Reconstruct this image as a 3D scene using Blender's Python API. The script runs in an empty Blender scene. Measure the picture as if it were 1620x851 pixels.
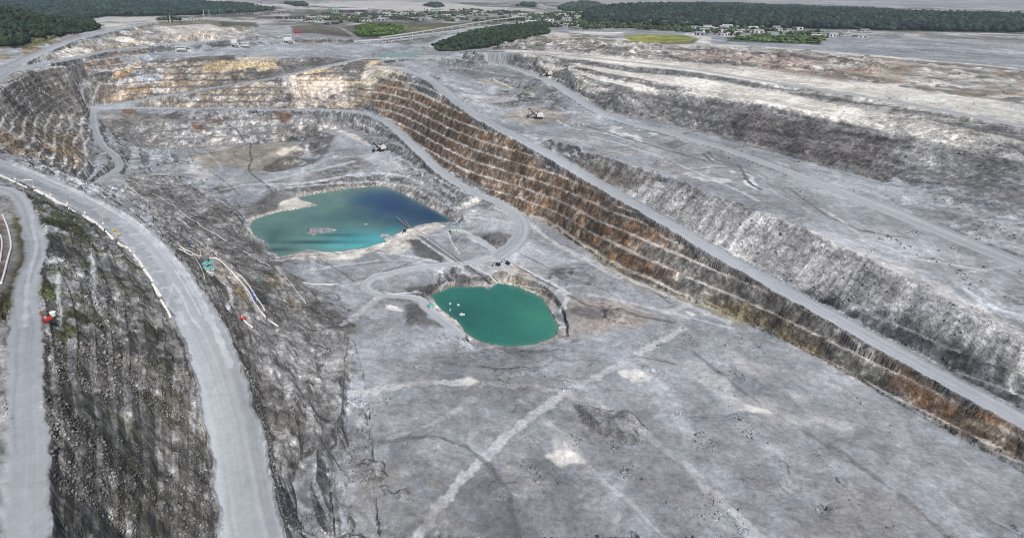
import bpy, bmesh, math, random
import numpy as np
from mathutils import Vector, Matrix

# ------------------------------------------------------------------ camera, world, sun, exposure
SC = bpy.context.scene
COL = SC.collection
FPX, PITCH, CAMH = 942.0, math.radians(16.7), 340.0
cam_d = bpy.data.cameras.new('camera')
cam = bpy.data.objects.new('camera', cam_d)
COL.objects.link(cam)
cam.location = (0, 0, CAMH)
cam.rotation_euler = (math.pi / 2 - PITCH, 0, 0)
cam_d.sensor_width = 36.0
cam_d.lens = 36.0 * FPX / 1620.0
cam_d.shift_x = (810 - 600) / 1620.0
cam_d.shift_y = -(425.5 - 258) / 1620.0
cam_d.clip_start = 5.0
cam_d.clip_end = 120000.0
SC.camera = cam

SUN_EL, SUN_AZ = math.radians(50), math.radians(166)      # azimuth measured from +Y (view direction) clockwise
world = bpy.data.worlds.new('World')
SC.world = world
world.use_nodes = True
wn = world.node_tree.nodes
sky = wn.new('ShaderNodeTexSky')
sky.sky_type = 'NISHITA'
sky.sun_disc = False
sky.sun_elevation = SUN_EL
sky.sun_rotation = SUN_AZ
sky.air_density = 1.0
sky.dust_density = 3.0
world.node_tree.links.new(sky.outputs[0], wn['Background'].inputs[0])
wn['Background'].inputs[1].default_value = 0.068
sun_d = bpy.data.lights.new('sun', 'SUN')
sun_d.energy = 4.3
sun_d.angle = math.radians(1.0)
sun_d.color = (1.0, 0.97, 0.93)
sun = bpy.data.objects.new('sun', sun_d)
COL.objects.link(sun)
sdir = Vector((math.sin(SUN_AZ) * math.cos(SUN_EL), math.cos(SUN_AZ) * math.cos(SUN_EL), math.sin(SUN_EL)))
sun.rotation_euler = sdir.to_track_quat('Z', 'Y').to_euler()
sun.location = (0, 0, 900)
SC.view_settings.view_transform = 'Standard'
SC.view_settings.look = 'None'
SC.view_settings.exposure = 0.0
SC.view_settings.gamma = 1.0
SC.cycles.use_denoising = False
SC.cycles.filter_width = 1.1
SC.cycles.sample_clamp_indirect = 3.0
SC.cycles.caustics_reflective = False
SC.cycles.max_bounces = 4
SC.cycles.diffuse_bounces = 2

rng = np.random.default_rng(7)
random.seed(7)
f32 = np.float32

# ------------------------------------------------------------------ survey: photo point + height -> place in the world
CP, SP = math.cos(PITCH), math.sin(PITCH)
def ray(x, y):
    a = (x - 600) / FPX
    b = -(y - 258) / FPX
    return np.array([a, CP + b * SP, -SP + b * CP])
def W(x, y, z):
    d = ray(x, y)
    return np.array([0, 0, CAMH]) + d * ((z - CAMH) / d[2])

# ------------------------------------------------------------------ noise
_T = np.random.default_rng(11).random((256, 256)).astype(f32)
def vn(x, y, s=0):
    x = np.asarray(x, dtype=np.float64) + s * 37.31
    y = np.asarray(y, dtype=np.float64) + s * 91.7
    xi = np.floor(x); yi = np.floor(y)
    u = (x - xi).astype(f32); v = (y - yi).astype(f32)
    xi = xi.astype(np.int64); yi = yi.astype(np.int64)
    u = u * u * (3 - 2 * u); v = v * v * (3 - 2 * v)
    x0 = xi & 255; x1 = (xi + 1) & 255; y0 = yi & 255; y1 = (yi + 1) & 255
    a = _T[x0, y0]; b = _T[x1, y0]; c = _T[x0, y1]; d = _T[x1, y1]
    return (a + (b - a) * u) * (1 - v) + (c + (d - c) * u) * v
_R = (math.cos(0.7), math.sin(0.7))
def fbm(x, y, sc, o=4, s=0, g=0.5):
    """-1..1, sc = size in metres of the largest lump"""
    x = x / sc; y = y / sc
    t = 0; a = 1.0; n = 0
    for i in range(o):
        t = t + a * (vn(x, y, s + i) * 2 - 1)
        n += a; a *= g
        x, y = (x * _R[0] - y * _R[1]) * 2.03, (x * _R[1] + y * _R[0]) * 2.03
    return t / n * 1.5
def ss(a, b, x):
    t = np.clip((x - a) / (b - a), 0, 1)
    return t * t * (3 - 2 * t)

# ------------------------------------------------------------------ traced lines (photo x, photo y, height in m)
ROADS = {   # name: (half width m, points)
 'L1': (16, [(-160,212,136),(-80,238,132),(0,264,128),(60,286,122),(130,320,114),(197,358,107),(235,392,102),(275,443,96),(316,513,91),(345,580,84),(370,680,74),(400,851,62),(430,1100,50)]),
 'CR': (13, [(632,110,146),(663,118,141),(688,131,133),(719,159,122),(766,191,110),(846,233,92),(900,263,81),(963,301,71),(1018,331,65),(1069,361,60),(1133,399,53),(1200,437,47),(1300,492,42),(1450,575,36),(1620,668,30),(1900,820,24)]),
 'RA': (11, [(150,172,66),(300,172,65),(450,174,64),(540,175,62),(575,179,60),(595,186,57),(614,194,54),(656,233,41),(700,276,31),(740,301,25),(780,318,19),(818,338,15),(829,362,13),(815,388,12),(790,404,12)]),
 'UM': (12, [(140,172,66),(220,159,80),(300,146,93),(406,129,112),(480,114,129),(533,102,141),(575,94,147),(625,93,149)]),
 'RLA': (15, [(-90,175,172),(-40,148,173),(0,122,175),(21,104,178),(74,80,190),(118,62,203),(159,53,211),(212,42,222),(243,36,226)]),
 'RLB': (11, [(12,113,176),(32,107,175),(85,99,174),(127,91,174),(169,81,176),(233,73,178),(300,68,180),(360,63,184),(395,55,186),(420,49,187)]),
 'R2': (14, [(620,93,149),(700,91,148),(748,94,146),(800,104,142),(850,120,137),(885,137,131),(915,158,124),(963,186,114),(1027,204,108),(1090,219,105),(1143,234,102),(1200,255,100),(1350,310,96),(1620,420,86)]),
 'GR': (7, [(147,173,66),(148,190,63),(152,212,59),(161,231,54),(180,244,50),(190,258,47),(188,268,45),(169,278,45),(150,294,47)]),
 'LR': (7.5, [(-80,292,142),(0,297,138),(28,308,137),(38,329,138),(50,362,142),(60,390,146),(48,425,150),(41,465,153),(40,510,156),(40,560,158),(40,700,160),(40,851,160)]),
 'F1': (6, [(795,402,12),(765,413,12),(720,418,11),(670,422,10),(640,428,10),(590,438,10),(575,452,10),(590,466,10),(640,470,10),(668,474,9),(675,490,9),(700,508,8),(730,530,8)]),
 'F2': (5, [(560,256,24),(500,270,18),(420,287,12)]),
 'F3': (5, [(727,364,13),(760,380,13),(785,400,12)]),
 'R1': (10, [(740,84,166),(800,83,172),(860,85,177),(900,88,178),(960,95,178),(1040,103,177),(1100,111,175),(1150,119,173),(1200,127,171),(1400,158,168),(1620,200,165)]),
 'CF': (14, [(250,85,160),(300,87,160),(372,80,162),(430,74,163),(480,71,164)]),
}
BRK = [
 # far wall crest and platforms behind it
 [(250,92,157),(300,95,153),(350,94,152),(420,92,152),(470,93,152),(520,90,153),(560,86,154),(598,85,151)],
 [(500,78,160),(560,80,158),(600,80,152)],
 [(300,76,166),(400,72,168)], [(250,56,205),(320,48,212),(380,50,204),(398,53,192)],
 [(262,36,222),(330,34,214),(390,42,202)],
 [(420,44,188),(500,44,186),(600,46,182),(680,52,176),(760,36,182)],
 [(470,62,176),(540,62,174),(600,66,166)], [(470,68,165),(560,70,160)],
 [(430,30,182),(560,28,182),(700,24,180),(830,22,182),(910,26,192)],
 [(200,26,184),(330,22,184),(430,15,180),(600,12,176),(800,12,174),(900,14,174)],
 # turquoise settling pond terrace
 [(598,90,148),(640,88,147),(672,82,148),(655,80,148),(600,85,148)],
 # toe of the lower far wall, inner basin
 [(175,200,50),(200,225,34),(240,232,20),(300,236,14),(360,230,12),(440,228,12),(480,215,20),(520,203,26),(560,204,28),(592,214,30)],
 [(300,258,10),(350,265,9),(400,250,10),(440,246,11),(490,240,12)],
 [(445,216,22),(470,208,27),(500,210,27),(520,225,26),(500,244,20),(460,250,14)],
 [(540,215,30),(570,225,29),(600,238,26),(560,250,25),(530,245,26)],
 [(600,238,26),(640,262,23),(685,290,20),(720,315,17)],
 [(410,300,10),(450,297,10),(533,285,13),(600,278,14),(632,282,14),(663,297,14),(695,314,13),(720,329,12),(740,345,12)],
 [(330,285,9),(370,310,7),(385,330,5)],
 [(250,262,22),(290,275,16),(320,300,14),(345,325,14),(380,345,8)],
 # slope on the left between the gully and the pond
 [(190,290,46),(215,315,44),(255,335,42),(300,350,34),(350,387,26),(400,420,19),(450,447,13),(500,452,10)],
 [(225,340,84),(255,362,74),(290,388,63),(320,415,61),(345,445,59),(370,490,56),(400,560,50),(430,700,40),(460,851,34)],
 [(400,440,38),(440,480,34),(470,516,28),(500,600,24),(530,851,18)],
 [(470,470,18),(520,500,14),(550,516,12),(580,600,12),(600,851,12)],
 [(60,270,122),(130,301,115),(200,338,106),(262,386,99),(302,440,93),(350,516,87)],
 # left wall between rim and gully
 [(0,150,170),(20,128,172),(60,112,172),(110,104,171)],
 [(0,200,140),(40,190,120),(80,180,98),(130,182,72)], [(100,260,84),(125,245,66),(135,225,60)],
 [(20,243,127),(70,262,114),(110,280,92),(140,290,56)],
 # left bank rising beyond the haul road
 [(-60,252,134),(0,279,129),(55,301,123),(150,352,113),(208,402,104),(240,448,98),(283,514,93),(310,580,86),(335,680,76),(360,851,66)],
 [(85,330,128),(120,370,131),(130,420,137),(120,516,144),(120,700,150)],
 [(0,330,139),(15,380,144),(10,440,150),(0,500,158)], [(-120,330,145),(-120,500,160),(-120,851,172)],
 # toe of the big right wall
 [(640,206,55),(680,240,43)],
 [(845,343,14),(870,356,13),(900,374,13),(930,397,12),(970,425,12),(1020,447,12),(1100,477,13),(1150,497,14),(1200,517,15),(1300,566,15),(1450,652,12),(1620,745,10),(1900,900,8)],
 [(840,360,12),(860,400,11),(900,440,10),(1000,480,10),(1100,516,11),(1200,600,12),(1400,720,10),(1620,851,8)],
 # floor between and around the ponds
 [(740,345,12),(760,350,12),(800,345,14)], [(735,360,11),(700,372,9),(650,385,7),(600,395,6),(550,405,6),(480,408,5)],
 [(560,425,8),(620,430,9),(540,460,9),(560,500,9),(620,500,8)], [(700,395,10),(740,385,13),(770,395,12)],
 [(670,458,8),(700,448,8),(740,444,8),(780,436,9),(820,440,9),(860,455,9),(885,475,8),(895,500,4),(905,540,4)],
 [(650,516,8),(700,560,8),(760,600,9),(850,590,8)], [(700,851,10),(1000,851,10)],
 [(1000,600,10),(1100,700,9),(1300,800,8)],
 # right plateau above the crest road
 [(670,112,138),(715,130,126),(750,150,119),(790,172,110),(830,200,103),(870,218,100),(905,232,99)],
 [(700,98,142),(735,120,127),(790,132,124),(830,142,121)], [(780,150,118),(830,160,113),(870,160,117),(895,170,119)],
 [(820,180,108),(846,188,107),(890,186,109)], [(870,205,103),(900,195,107),(950,200,108)],
 [(905,240,98),(940,246,100),(980,258,99),(1020,272,98),(1060,284,97),(1110,302,97),(1150,317,96),(1200,333,95),(1300,375,90),(1450,450,82),(1620,540,74)],
 [(960,300,73),(1000,318,69),(1060,350,63),(1110,378,58),(1160,408,53),(1200,425,50)],
 [(1000,225,105),(1060,245,102),(1130,270,100),(1200,300,98),(1400,370,92),(1620,470,80)],
 # benches on the far right
 [(780,64,178),(840,54,190),(900,62,198),(950,65,201),(1000,70,202),(1060,72,203),(1100,74,202),(1200,77,201),(1400,92,198),(1620,112,196)],
 [(900,72,190),(1000,81,191),(1100,87,190),(1200,93,189),(1400,113,184),(1620,140,180)],
 [(770,80,170),(900,82,181),(960,88,181),(1020,95,180),(1080,99,180),(1130,104,179),(1200,110,178),(1400,135,172),(1620,170,168)],
 [(850,90,174),(900,94,175),(1000,106,176),(1080,112,175),(1150,123,172),(1200,133,169)],
 [(850,95,168),(900,99,168),(1000,115,167),(1080,121,166),(1150,131,164),(1200,141,161),(1400,180,157),(1620,230,152)],
 [(900,103,167),(960,117,166),(1047,132,165),(1090,139,163)], [(900,111,158),(960,124,158),(1047,142,157),(1100,148,155),(1200,163,153),(1400,200,147)],
 [(900,117,156),(942,126,155),(1001,140,154)], [(900,126,148),(940,136,148),(990,145,149)],
 [(948,152,145),(1006,146,149),(1069,150,151),(1133,160,149),(1200,169,147),(1400,212,140),(1620,267,132)],
 [(925,158,124),(950,172,118),(1000,186,112),(1060,196,108),(1130,213,104),(1200,235,98),(1400,290,92)],
 # high ground and lagoon on the right
 [(980,66,200),(1060,67,200),(1105,62,200),(1080,55,200),(1000,55,200)],
 [(900,45,197),(1000,46,198),(1100,52,196),(1200,62,194),(1400,62,194),(1620,66,194)],
 # forested hills
 [(0,78,198),(40,74,198),(80,64,204),(120,55,208),(150,48,213)], [(-100,14,285),(0,15,272),(60,26,252),(110,36,232),(150,44,218)],
 [(700,80,150),(745,84,160),(770,76,166)], [(690,66,164),(760,50,178),(850,40,186)],
 [(170,26,186),(250,27,187),(330,22,186)], [(-100,-10,268),(0,-10,268),(150,-8,260),(250,-1,228),(320,8,194)],
 [(920,38,196),(1000,42,197),(1060,46,197),(1200,49,196),(1400,50,194),(1620,54,192)],
 [(925,22,196),(960,14,214),(1000,11,228),(1060,11,230),(1130,13,226),(1200,18,218),(1400,22,214),(1620,30,205)],
 [(450,5,168),(600,2,165),(800,4,166),(900,8,168)],
]
WBRK = []      # the far sides of the hills, straight in metres
def behind(pts, dist, z):
    out = []
    for p in pts:
        q = W(*p); r = math.hypot(q[0], q[1]); k = (r + dist) / r
        out.append((q[0] * k, q[1] * k, z))
    WBRK.append(np.array(out))
behind([(-100,14,285),(0,15,272),(60,26,252),(110,36,232)], 500, 190)
behind([(-100,-10,268),(0,-10,268),(150,-8,260),(250,-1,228)], 1500, 185)
behind([(960,14,214),(1000,11,228),(1060,11,230),(1130,13,226),(1200,18,218),(1400,22,214),(1620,30,205)], 500, 165)
for r_, z_ in ((12000, 150), (20000, 130)):
    WBRK.append(np.array([(r_ * math.sin(t), r_ * math.cos(t), z_) for t in np.linspace(-1.2, 1.3, 40)]))

POND1 = [(406,346),(425,340),(448,334),(475,330),(501,325),(492,321),(475,317),(470,312),(492,308),(530,302),(565,297),(600,294),(612,295),(640,307),(660,318),(690,333),(712,346),(727,352),(705,353),(690,353),(665,357),(645,363),(625,372),(605,378),(612,384),(590,389),(575,393),(545,398),(520,399),(499,397),(488,395),(469,400),(452,405),(442,407),(435,403),(427,400),(420,397),(426,390),(418,382),(406,374),(397,363),(395,358),(400,352)]
POND2 = [(683,467),(700,460),(712,453),(735,454),(759,453),(773,456),(787,448),(803,450),(820,455),(845,465),(860,473),(868,485),(873,497),(884,516),(880,532),(850,545),(800,550),(760,542),(735,525),(727,511),(712,500),(699,490),(690,480)]
POND3 = [(600,86),(640,83),(672,80),(668,84),(645,90),(620,92),(600,93),(585,91)]
ISL = [[(482,367),(488,362),(505,360),(520,361),(533,364),(520,367),(505,370),(495,372)], [(573,355),(578,353),(584,354),(580,357)], [(603,370),(620,371),(615,374),(600,375)]]
P1W = np.array([W(x, y, 0)[:2] for x, y in POND1])
P2W = np.array([W(x, y, 0)[:2] for x, y in POND2])
P3W = np.array([W(x, y, 148)[:2] for x, y in POND3])

def seg_dist(px, py, poly, closed=True):
    n = len(poly); best = np.full(px.shape, 1e9); 
    for i in range(n if closed else n - 1):
        ax, ay = poly[i]; bx, by = poly[(i + 1) % n]
        dx, dy = bx - ax, by - ay; L = dx * dx + dy * dy + 1e-9
        t = np.clip(((px - ax) * dx + (py - ay) * dy) / L, 0, 1)
        best = np.minimum(best, (px - ax - t * dx) ** 2 + (py - ay - t * dy) ** 2)
    return np.sqrt(best)
def inside(px, py, poly):
    n = len(poly); c = np.zeros(px.shape, bool)
    for i in range(n):
        ax, ay = poly[i]; bx, by = poly[(i + 1) % n]
        m = (ay > py) != (by > py)
        c ^= m & (px < (bx - ax) * (py - ay) / (by - ay + 1e-12) + ax)
    return c
def sdist(px, py, poly, far=150.0):
    """signed distance, positive inside; exact only within far metres of the outline's box"""
    poly = np.asarray(poly)
    out = np.full(px.shape, -1e6)
    lo = poly.min(0) - far; hi = poly.max(0) + far
    m = (px > lo[0]) & (px < hi[0]) & (py > lo[1]) & (py < hi[1])
    x = px[m]; y = py[m]
    d = seg_dist(x, y, poly)
    out[m] = np.where(inside(x, y, poly), d, -d)
    return out

# ------------------------------------------------------------------ base surface: relaxed between the traced lines
TH0, TH1 = math.radians(-60), math.radians(72)
LR0, LR1 = math.log(50.0), math.log(60000.0)
NI, NJ = 900, 1400            # angle, log radius (finer where it matters)
def to_ij(x, y, ni, nj):
    th = np.arctan2(x, y); lr = np.log(np.hypot(x, y))
    return (th - TH0) / (TH1 - TH0) * (ni - 1), (lr - LR0) / (LR1 - LR0) * (nj - 1)
CON = []
def add_line(P, closed=False):
    P = np.asarray(P, float)
    for i in range(len(P) - 1):
        a, b = P[i], P[i + 1]
        L = np.linalg.norm((b - a)[:2]); r = min(np.hypot(*a[:2]), np.hypot(*b[:2]))
        n = max(2, int(L / (r * 0.0012)) + 1)
        t = np.linspace(0, 1, n)[:, None]
        CON.append(a + (b - a) * t)
def smooth_line(P, k=2):
    P = np.asarray(P, float)
    for _ in range(k):
        Q = [P[0]]
        for i in range(len(P) - 1):
            Q.append(P[i] * .75 + P[i + 1] * .25); Q.append(P[i] * .25 + P[i + 1] * .75)
        Q.append(P[-1]); P = np.array(Q)
    return P
ROADW = {}
for nm, (hw, pts) in ROADS.items():
    P = smooth_line([W(*p) for p in pts])
    ROADW[nm] = (hw, P)
    T = np.gradient(P[:, :2], axis=0); T /= np.linalg.norm(T, axis=1)[:, None] + 1e-9
    N = np.stack([-T[:, 1], T[:, 0]], 1)
    for o in (-1, 0, 1):
        Q = P.copy(); Q[:, :2] += N * o * hw; add_line(Q)
for pts in BRK:
    add_line(smooth_line([W(*p) for p in pts], 1))
for P in WBRK: add_line(P)
for PW, zz in ((P1W, 1.0), (P2W, 1.0), (P3W, 148.3)):
    Q = np.column_stack([PW, np.full(len(PW), zz)]); add_line(np.vstack([Q, Q[:1]]))
CON = np.vstack(CON)
def solve():
    z = None
    for lv, (ni, nj, it) in enumerate(((57, 88, 400), (113, 175, 400), (225, 350, 300), (450, 700, 200), (NI, NJ, 120))):
        i, j = to_ij(CON[:, 0], CON[:, 1], ni, nj)
        i = np.rint(i).astype(int); j = np.rint(j).astype(int)
        ok = (i >= 0) & (i < ni) & (j >= 0) & (j < nj)
        idx = i[ok] * nj + j[ok]
        s = np.bincount(idx, CON[ok, 2], ni * nj); c = np.bincount(idx, minlength=ni * nj)
        m = (c > 0).reshape(ni, nj); v = np.where(c > 0, s / np.maximum(c, 1), 0).reshape(ni, nj)
        if z is None: z = np.full((ni, nj), 100.0)
        else:
            a = np.linspace(0, z.shape[0] - 1, ni); b = np.linspace(0, z.shape[1] - 1, nj)
            z = bil(z, a[:, None] + 0 * b[None], b[None] + 0 * a[:, None])
        k = ni / nj * (LR1 - LR0) / (TH1 - TH0)
        # unequal spacing: weights 1/dth^2 and 1/dlr^2
        wt = (ni - 1) ** 2 / (TH1 - TH0) ** 2; wl = (nj - 1) ** 2 / (LR1 - LR0) ** 2
        S = 2 * (wt + wl); wt /= S; wl /= S
        z[m] = v[m]
        I, J = np.indices((ni, nj)); red = ((I + J) % 2 == 0) & ~m; blk = ((I + J) % 2 == 1) & ~m
        om = 1.85 if lv < 3 else 1.7
        for _ in range(it):
            for msk in (red, blk):
                p = np.pad(z, 1, mode='edge')
                n = wt * (p[2:, 1:-1] + p[:-2, 1:-1]) + wl * (p[1:-1, 2:] + p[1:-1, :-2])
                z = np.where(msk, z + om * (n - z), z)
    return z
def bil(A, i, j):
    ni, nj = A.shape
    i = np.clip(i, 0, ni - 1.001); j = np.clip(j, 0, nj - 1.001)
    a = i.astype(int); b = j.astype(int); u = i - a; v = j - b
    return (A[a, b] * (1 - u) + A[a + 1, b] * u) * (1 - v) + (A[a, b + 1] * (1 - u) + A[a + 1, b + 1] * u) * v
Z0 = solve()
for _ in range(2):      # light smoothing of the creases
    p = np.pad(Z0, 1, mode='edge')
    Z0 = .4 * Z0 + .15 * (p[2:, 1:-1] + p[:-2, 1:-1] + p[1:-1, 2:] + p[1:-1, :-2])
def base(x, y):
    i, j = to_ij(x, y, NI, NJ)
    return bil(Z0, i, j)
def hit(px, py, fn):
    """where the sight line through a photo point meets the ground (for surveying places and outlines)"""
    d = ray(px, py); t = 150.0; o = np.array([0, 0, CAMH]); pt = t
    for _ in range(3000):
        q = o + d * t
        if q[2] < fn(np.array([q[0]]), np.array([q[1]]))[0]: break
        pt = t; t *= 1.004
    for _ in range(12):
        m = (pt + t) / 2; q = o + d * m
        if q[2] < fn(np.array([q[0]]), np.array([q[1]]))[0]: t = m
        else: pt = m
    return o + d * t
def outline(pts):
    return np.array([hit(x, y, base)[:2] for x, y in pts])

# ------------------------------------------------------------------ fine ground grid (one sheet, finer near, coarser far)
def rows():
    r = [50.0]
    while r[-1] < 60000:
        q = r[-1]
        k = .012 if q < 170 else .0030 if q < 260 else .0021 if q < 2300 else .0040 if q < 7000 else .02
        r.append(q * (1 + k * DETAIL))
    return np.array(r)
DETAIL = 1.0
RR = rows()
TT = np.concatenate([np.linspace(math.radians(-58), math.radians(-36.6), 40), np.linspace(math.radians(-36.5), math.radians(56), int(1180 / DETAIL)), np.linspace(math.radians(56.4), math.radians(70), 25)])
NT, NR = len(TT), len(RR)
GX = np.sin(TT)[:, None] * RR[None]; GY = np.cos(TT)[:, None] * RR[None]
def grad(Z):
    """slope vector of a height grid, in world axes"""
    zt = np.gradient(Z, TT, axis=0) / RR[None]; zr = np.gradient(Z, RR, axis=1)
    s, c = np.sin(TT)[:, None], np.cos(TT)[:, None]
    return zr * s + zt * c, zr * c - zt * s
ZB = base(GX, GY)

def window(lo, hi):
    '''index window of the grid that covers a box in metres'''
    if lo[0] < 0 < hi[0] and lo[1] < 0 < hi[1]: return slice(0, NT), slice(0, NR)
    xs = np.linspace(lo[0], hi[0], 9); ys = np.linspace(lo[1], hi[1], 9)
    X = np.concatenate([xs, xs, ys * 0 + lo[0], ys * 0 + hi[0]]); Y = np.concatenate([xs * 0 + lo[1], xs * 0 + hi[1], ys, ys])
    th = np.arctan2(X, Y); r = np.hypot(X, Y)
    i0, i1 = np.searchsorted(TT, [th.min(), th.max()]); j0, j1 = np.searchsorted(RR, [r.min() * .985, r.max()])
    return slice(max(i0 - 1, 0), min(i1 + 1, NT)), slice(max(j0 - 1, 0), min(j1 + 1, NR))
def stroke_field(P, reach):
    P = np.asarray(P); w = window(P[:, :2].min(0) - reach, P[:, :2].max(0) + reach)
    x = GX[w]; y = GY[w]
    bd = np.full(x.shape, 1e9); bs = np.zeros(x.shape); s0 = 0
    for i in range(len(P) - 1):
        ax, ay = P[i][:2]; bx, by = P[i + 1][:2]; dx, dy = bx - ax, by - ay; L = math.hypot(dx, dy) + 1e-9
        t = np.clip(((x - ax) * dx + (y - ay) * dy) / L / L, 0, 1)
        d = (x - ax - t * dx) ** 2 + (y - ay - t * dy) ** 2; k = d < bd
        bd[k] = d[k]; bs[k] = (s0 + t * L)[k]; s0 += L
    return w, np.sqrt(bd), bs
def near_line(P, reach):
    """distance to a 3-D line, distance run along it, its height there; inside a box round it"""
    lo = P[:, :2].min(0) - reach; hi = P[:, :2].max(0) + reach
    m = (GX > lo[0]) & (GX < hi[0]) & (GY > lo[1]) & (GY < hi[1])
    x = GX[m]; y = GY[m]
    bd = np.full(x.shape, 1e9); bs = np.zeros(x.shape); bz = np.zeros(x.shape); sg = np.zeros(x.shape); s0 = 0
    for i in range(len(P) - 1):
        ax, ay, az = P[i]; bx, by, bz_ = P[i + 1]; dx, dy = bx - ax, by - ay; L = math.hypot(dx, dy) + 1e-9
        t = np.clip(((x - ax) * dx + (y - ay) * dy) / L / L, 0, 1)
        ex = x - ax - t * dx; ey = y - ay - t * dy; d = np.hypot(ex, ey)
        k = d < bd
        bd[k] = d[k]; bs[k] = (s0 + t * L)[k]; bz[k] = (az + (bz_ - az) * t)[k]; sg[k] = np.sign(dx * ey - dy * ex)[k]
        s0 += L
    return m, bd, bs, bz, sg
def full(m, v, fill):
    o = np.full(GX.shape, fill, dtype=np.float64); o[m] = v; return o

ZONES = {
 'rust': [(612,108),(640,120),(700,160),(766,203),(846,246),(900,276),(1018,346),(1100,396),(1200,452),(1300,510),(1450,595),(1620,690),(1620,740),(1450,650),(1200,514),(1100,475),(1000,440),(930,399),(840,344),(780,310),(700,266),(650,222),(600,182),(585,160),(592,130)],
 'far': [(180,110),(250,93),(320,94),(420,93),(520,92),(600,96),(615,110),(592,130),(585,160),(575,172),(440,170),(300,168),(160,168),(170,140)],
 'low': [(160,178),(300,178),(450,180),(560,182),(592,200),(560,204),(520,205),(480,216),(430,230),(350,232),(280,236),(220,230),(170,205)],
 'leftwall': [(0,128),(40,112),(110,108),(180,112),(170,140),(145,168),(140,190),(140,240),(130,270),(80,262),(0,240),(-60,215),(-60,160)],
 'topleft': [(60,90),(130,66),(220,44),(330,35),(400,45),(440,50),(430,58),(330,64),(230,70),(160,78),(90,95)],
 'topleft2': [(110,100),(170,86),(250,78),(290,76),(250,92),(190,112),(130,112)],
 'bench': [(780,78),(850,48),(1000,64),(1200,74),(1620,110),(1620,255),(1200,166),(1069,149),(1006,146),(955,151),(921,148),(895,126),(850,100)],
 'hump': [(925,160),(948,150),(1006,142),(1069,146),(1133,157),(1200,166),(1400,208),(1620,262),(1620,330),(1400,285),(1200,236),(1060,198),(960,176)],
 'dump': [(900,258),(935,246),(1000,270),(1080,295),(1150,316),(1200,332),(1400,410),(1620,520),(1620,600),(1400,500),(1200,424),(1080,358),(990,308)],
 'pondbank': [(440,298),(533,285),(600,278),(640,282),(690,310),(740,345),(700,350),(660,320),(600,295),(520,303),(450,330),(400,350),(385,330)],
 'pondslope': [(190,300),(230,330),(302,440),(350,516),(400,700),(530,700),(560,516),(480,450),(430,410),(390,360),(340,320),(280,280),(215,268)],
 'leftbank': [(0,282),(60,303),(150,353),(208,403),(240,448),(283,515),(335,680),(360,851),(60,851),(55,516),(70,390),(50,340),(20,305)],
 'farleft': [(-100,310),(20,310),(35,335),(45,370),(30,440),(25,516),(20,851),(-200,851)],
}
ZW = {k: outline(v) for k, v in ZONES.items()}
def zone(nm, feather=6.0):
    q = ZW[nm]; w = window(q.min(0) - 12, q.max(0) + 12); o = np.zeros(GX.shape)
    o[w] = ss(-feather, feather, sdist(GX[w], GY[w], q) + 4 * fbm(GX[w], GY[w], 30, 2, 5))
    return o
print('grid', NT, NR)

# low-frequency unevenness of the untouched ground
gx, gy = grad(ZB); SL0 = np.hypot(gx, gy)
far_fade = 1 - ss(2500, 5000, RR)[None]
Z = ZB + fbm(GX, GY, 90, 3, 1) * 2.2 * ss(0.05, .3, SL0) * far_fade
Z += fbm(GX, GY, 400, 4, 2) * 14 * ss(2600, 5200, RR)[None]
# streak coordinates: distance run along the wall lines
mCR, dCR, sCR, _, gCR = near_line(ROADW['CR'][1], 260)
S = (GX * .8 + GY * .6)                        # default streak coordinate
S = np.where(GX < -350, GY + GX * .3, S)
tmp = full(mCR, sCR, 0); S = np.where((full(mCR, dCR, 1e9) < 250), tmp, S)
zl = {k: zone(k) for k in ZONES}
zr_ = zl['rust']
fz = np.clip(zl['far'] + zl['low'], 0, 1)
S = np.where(fz > .5, GX, S)
# quarry benches
amt = ss(.16, .30, SL0)
no_t = np.clip(zl['dump'] + zl['pondbank'] + zl['hump'] * .75 + zl['pondslope'] * .45, 0, 1)
amt = amt * (1 - no_t) * far_fade
amt = np.maximum(amt, zl['low'] * ss(.06, .14, SL0))
amt = amt * (1 - .45 * zl['leftbank'])
K2 = 1 - .65 * np.clip(zl['far'] + zl['low'] + zl['topleft'] + zl['topleft2'] + zl['bench'], 0, 1)
amt = np.maximum(amt, zr_ * ss(.05, .15, SL0))
amt = np.maximum(amt, np.maximum(zl['topleft'], zl['topleft2']) * ss(.05, .13, SL0))
inpit = ss(-60, 0, GY * 0 + 100)
Hb = np.where(zr_ > .5, 14.0, np.where(zl['leftwall'] > .5, 10.0, np.where(zl['leftbank'] > .5, 9.0, np.where(zl['pondslope'] > .5, 9.0, np.where(zl['bench'] > .5, 9.0, 12.5)))))
amt = amt * (1 - zl['bench'])
RIBK = 1 - .75 * np.clip(zl['leftwall'] + zl['leftbank'], 0, 1)
rib = K2 * RIBK * (1 - 2 * np.abs(fbm(S, Z * 1.2, 20, 3, 9))) * 1.5 + K2 * fbm(S, Z, 70, 2, 3) * 1.8
Zi = Z + rib * np.where(zr_ > .5, .75, 1.1)
n = np.floor(Zi / Hb); fr = Zi / Hb - n
flat = .46 + .22 * vn(S / 60, n * 3.7, 4) - .1
flat = np.where(zr_ > .5, .34 + .14 * vn(S / 90, n * 3.7, 4), flat)
flat = np.where(zl['far'] > .5, flat * .7, flat)
flat = np.where((zl['leftwall'] > .5) | (zl['low'] > .5), .30 + .12 * vn(S / 80, n * 5.1, 6), flat)
tfr = np.where(fr < flat, fr * .06, flat * .06 + (fr - flat) / (1 - flat) * (1 - flat * .06))
Zt = Hb * (n + tfr)
Z = Z * (1 - amt) + (Zt * .93 + Z * .07) * amt
gx, gy = grad(Z); SL = np.hypot(gx, gy)
FACE = ss(.42, .85, SL)
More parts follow.
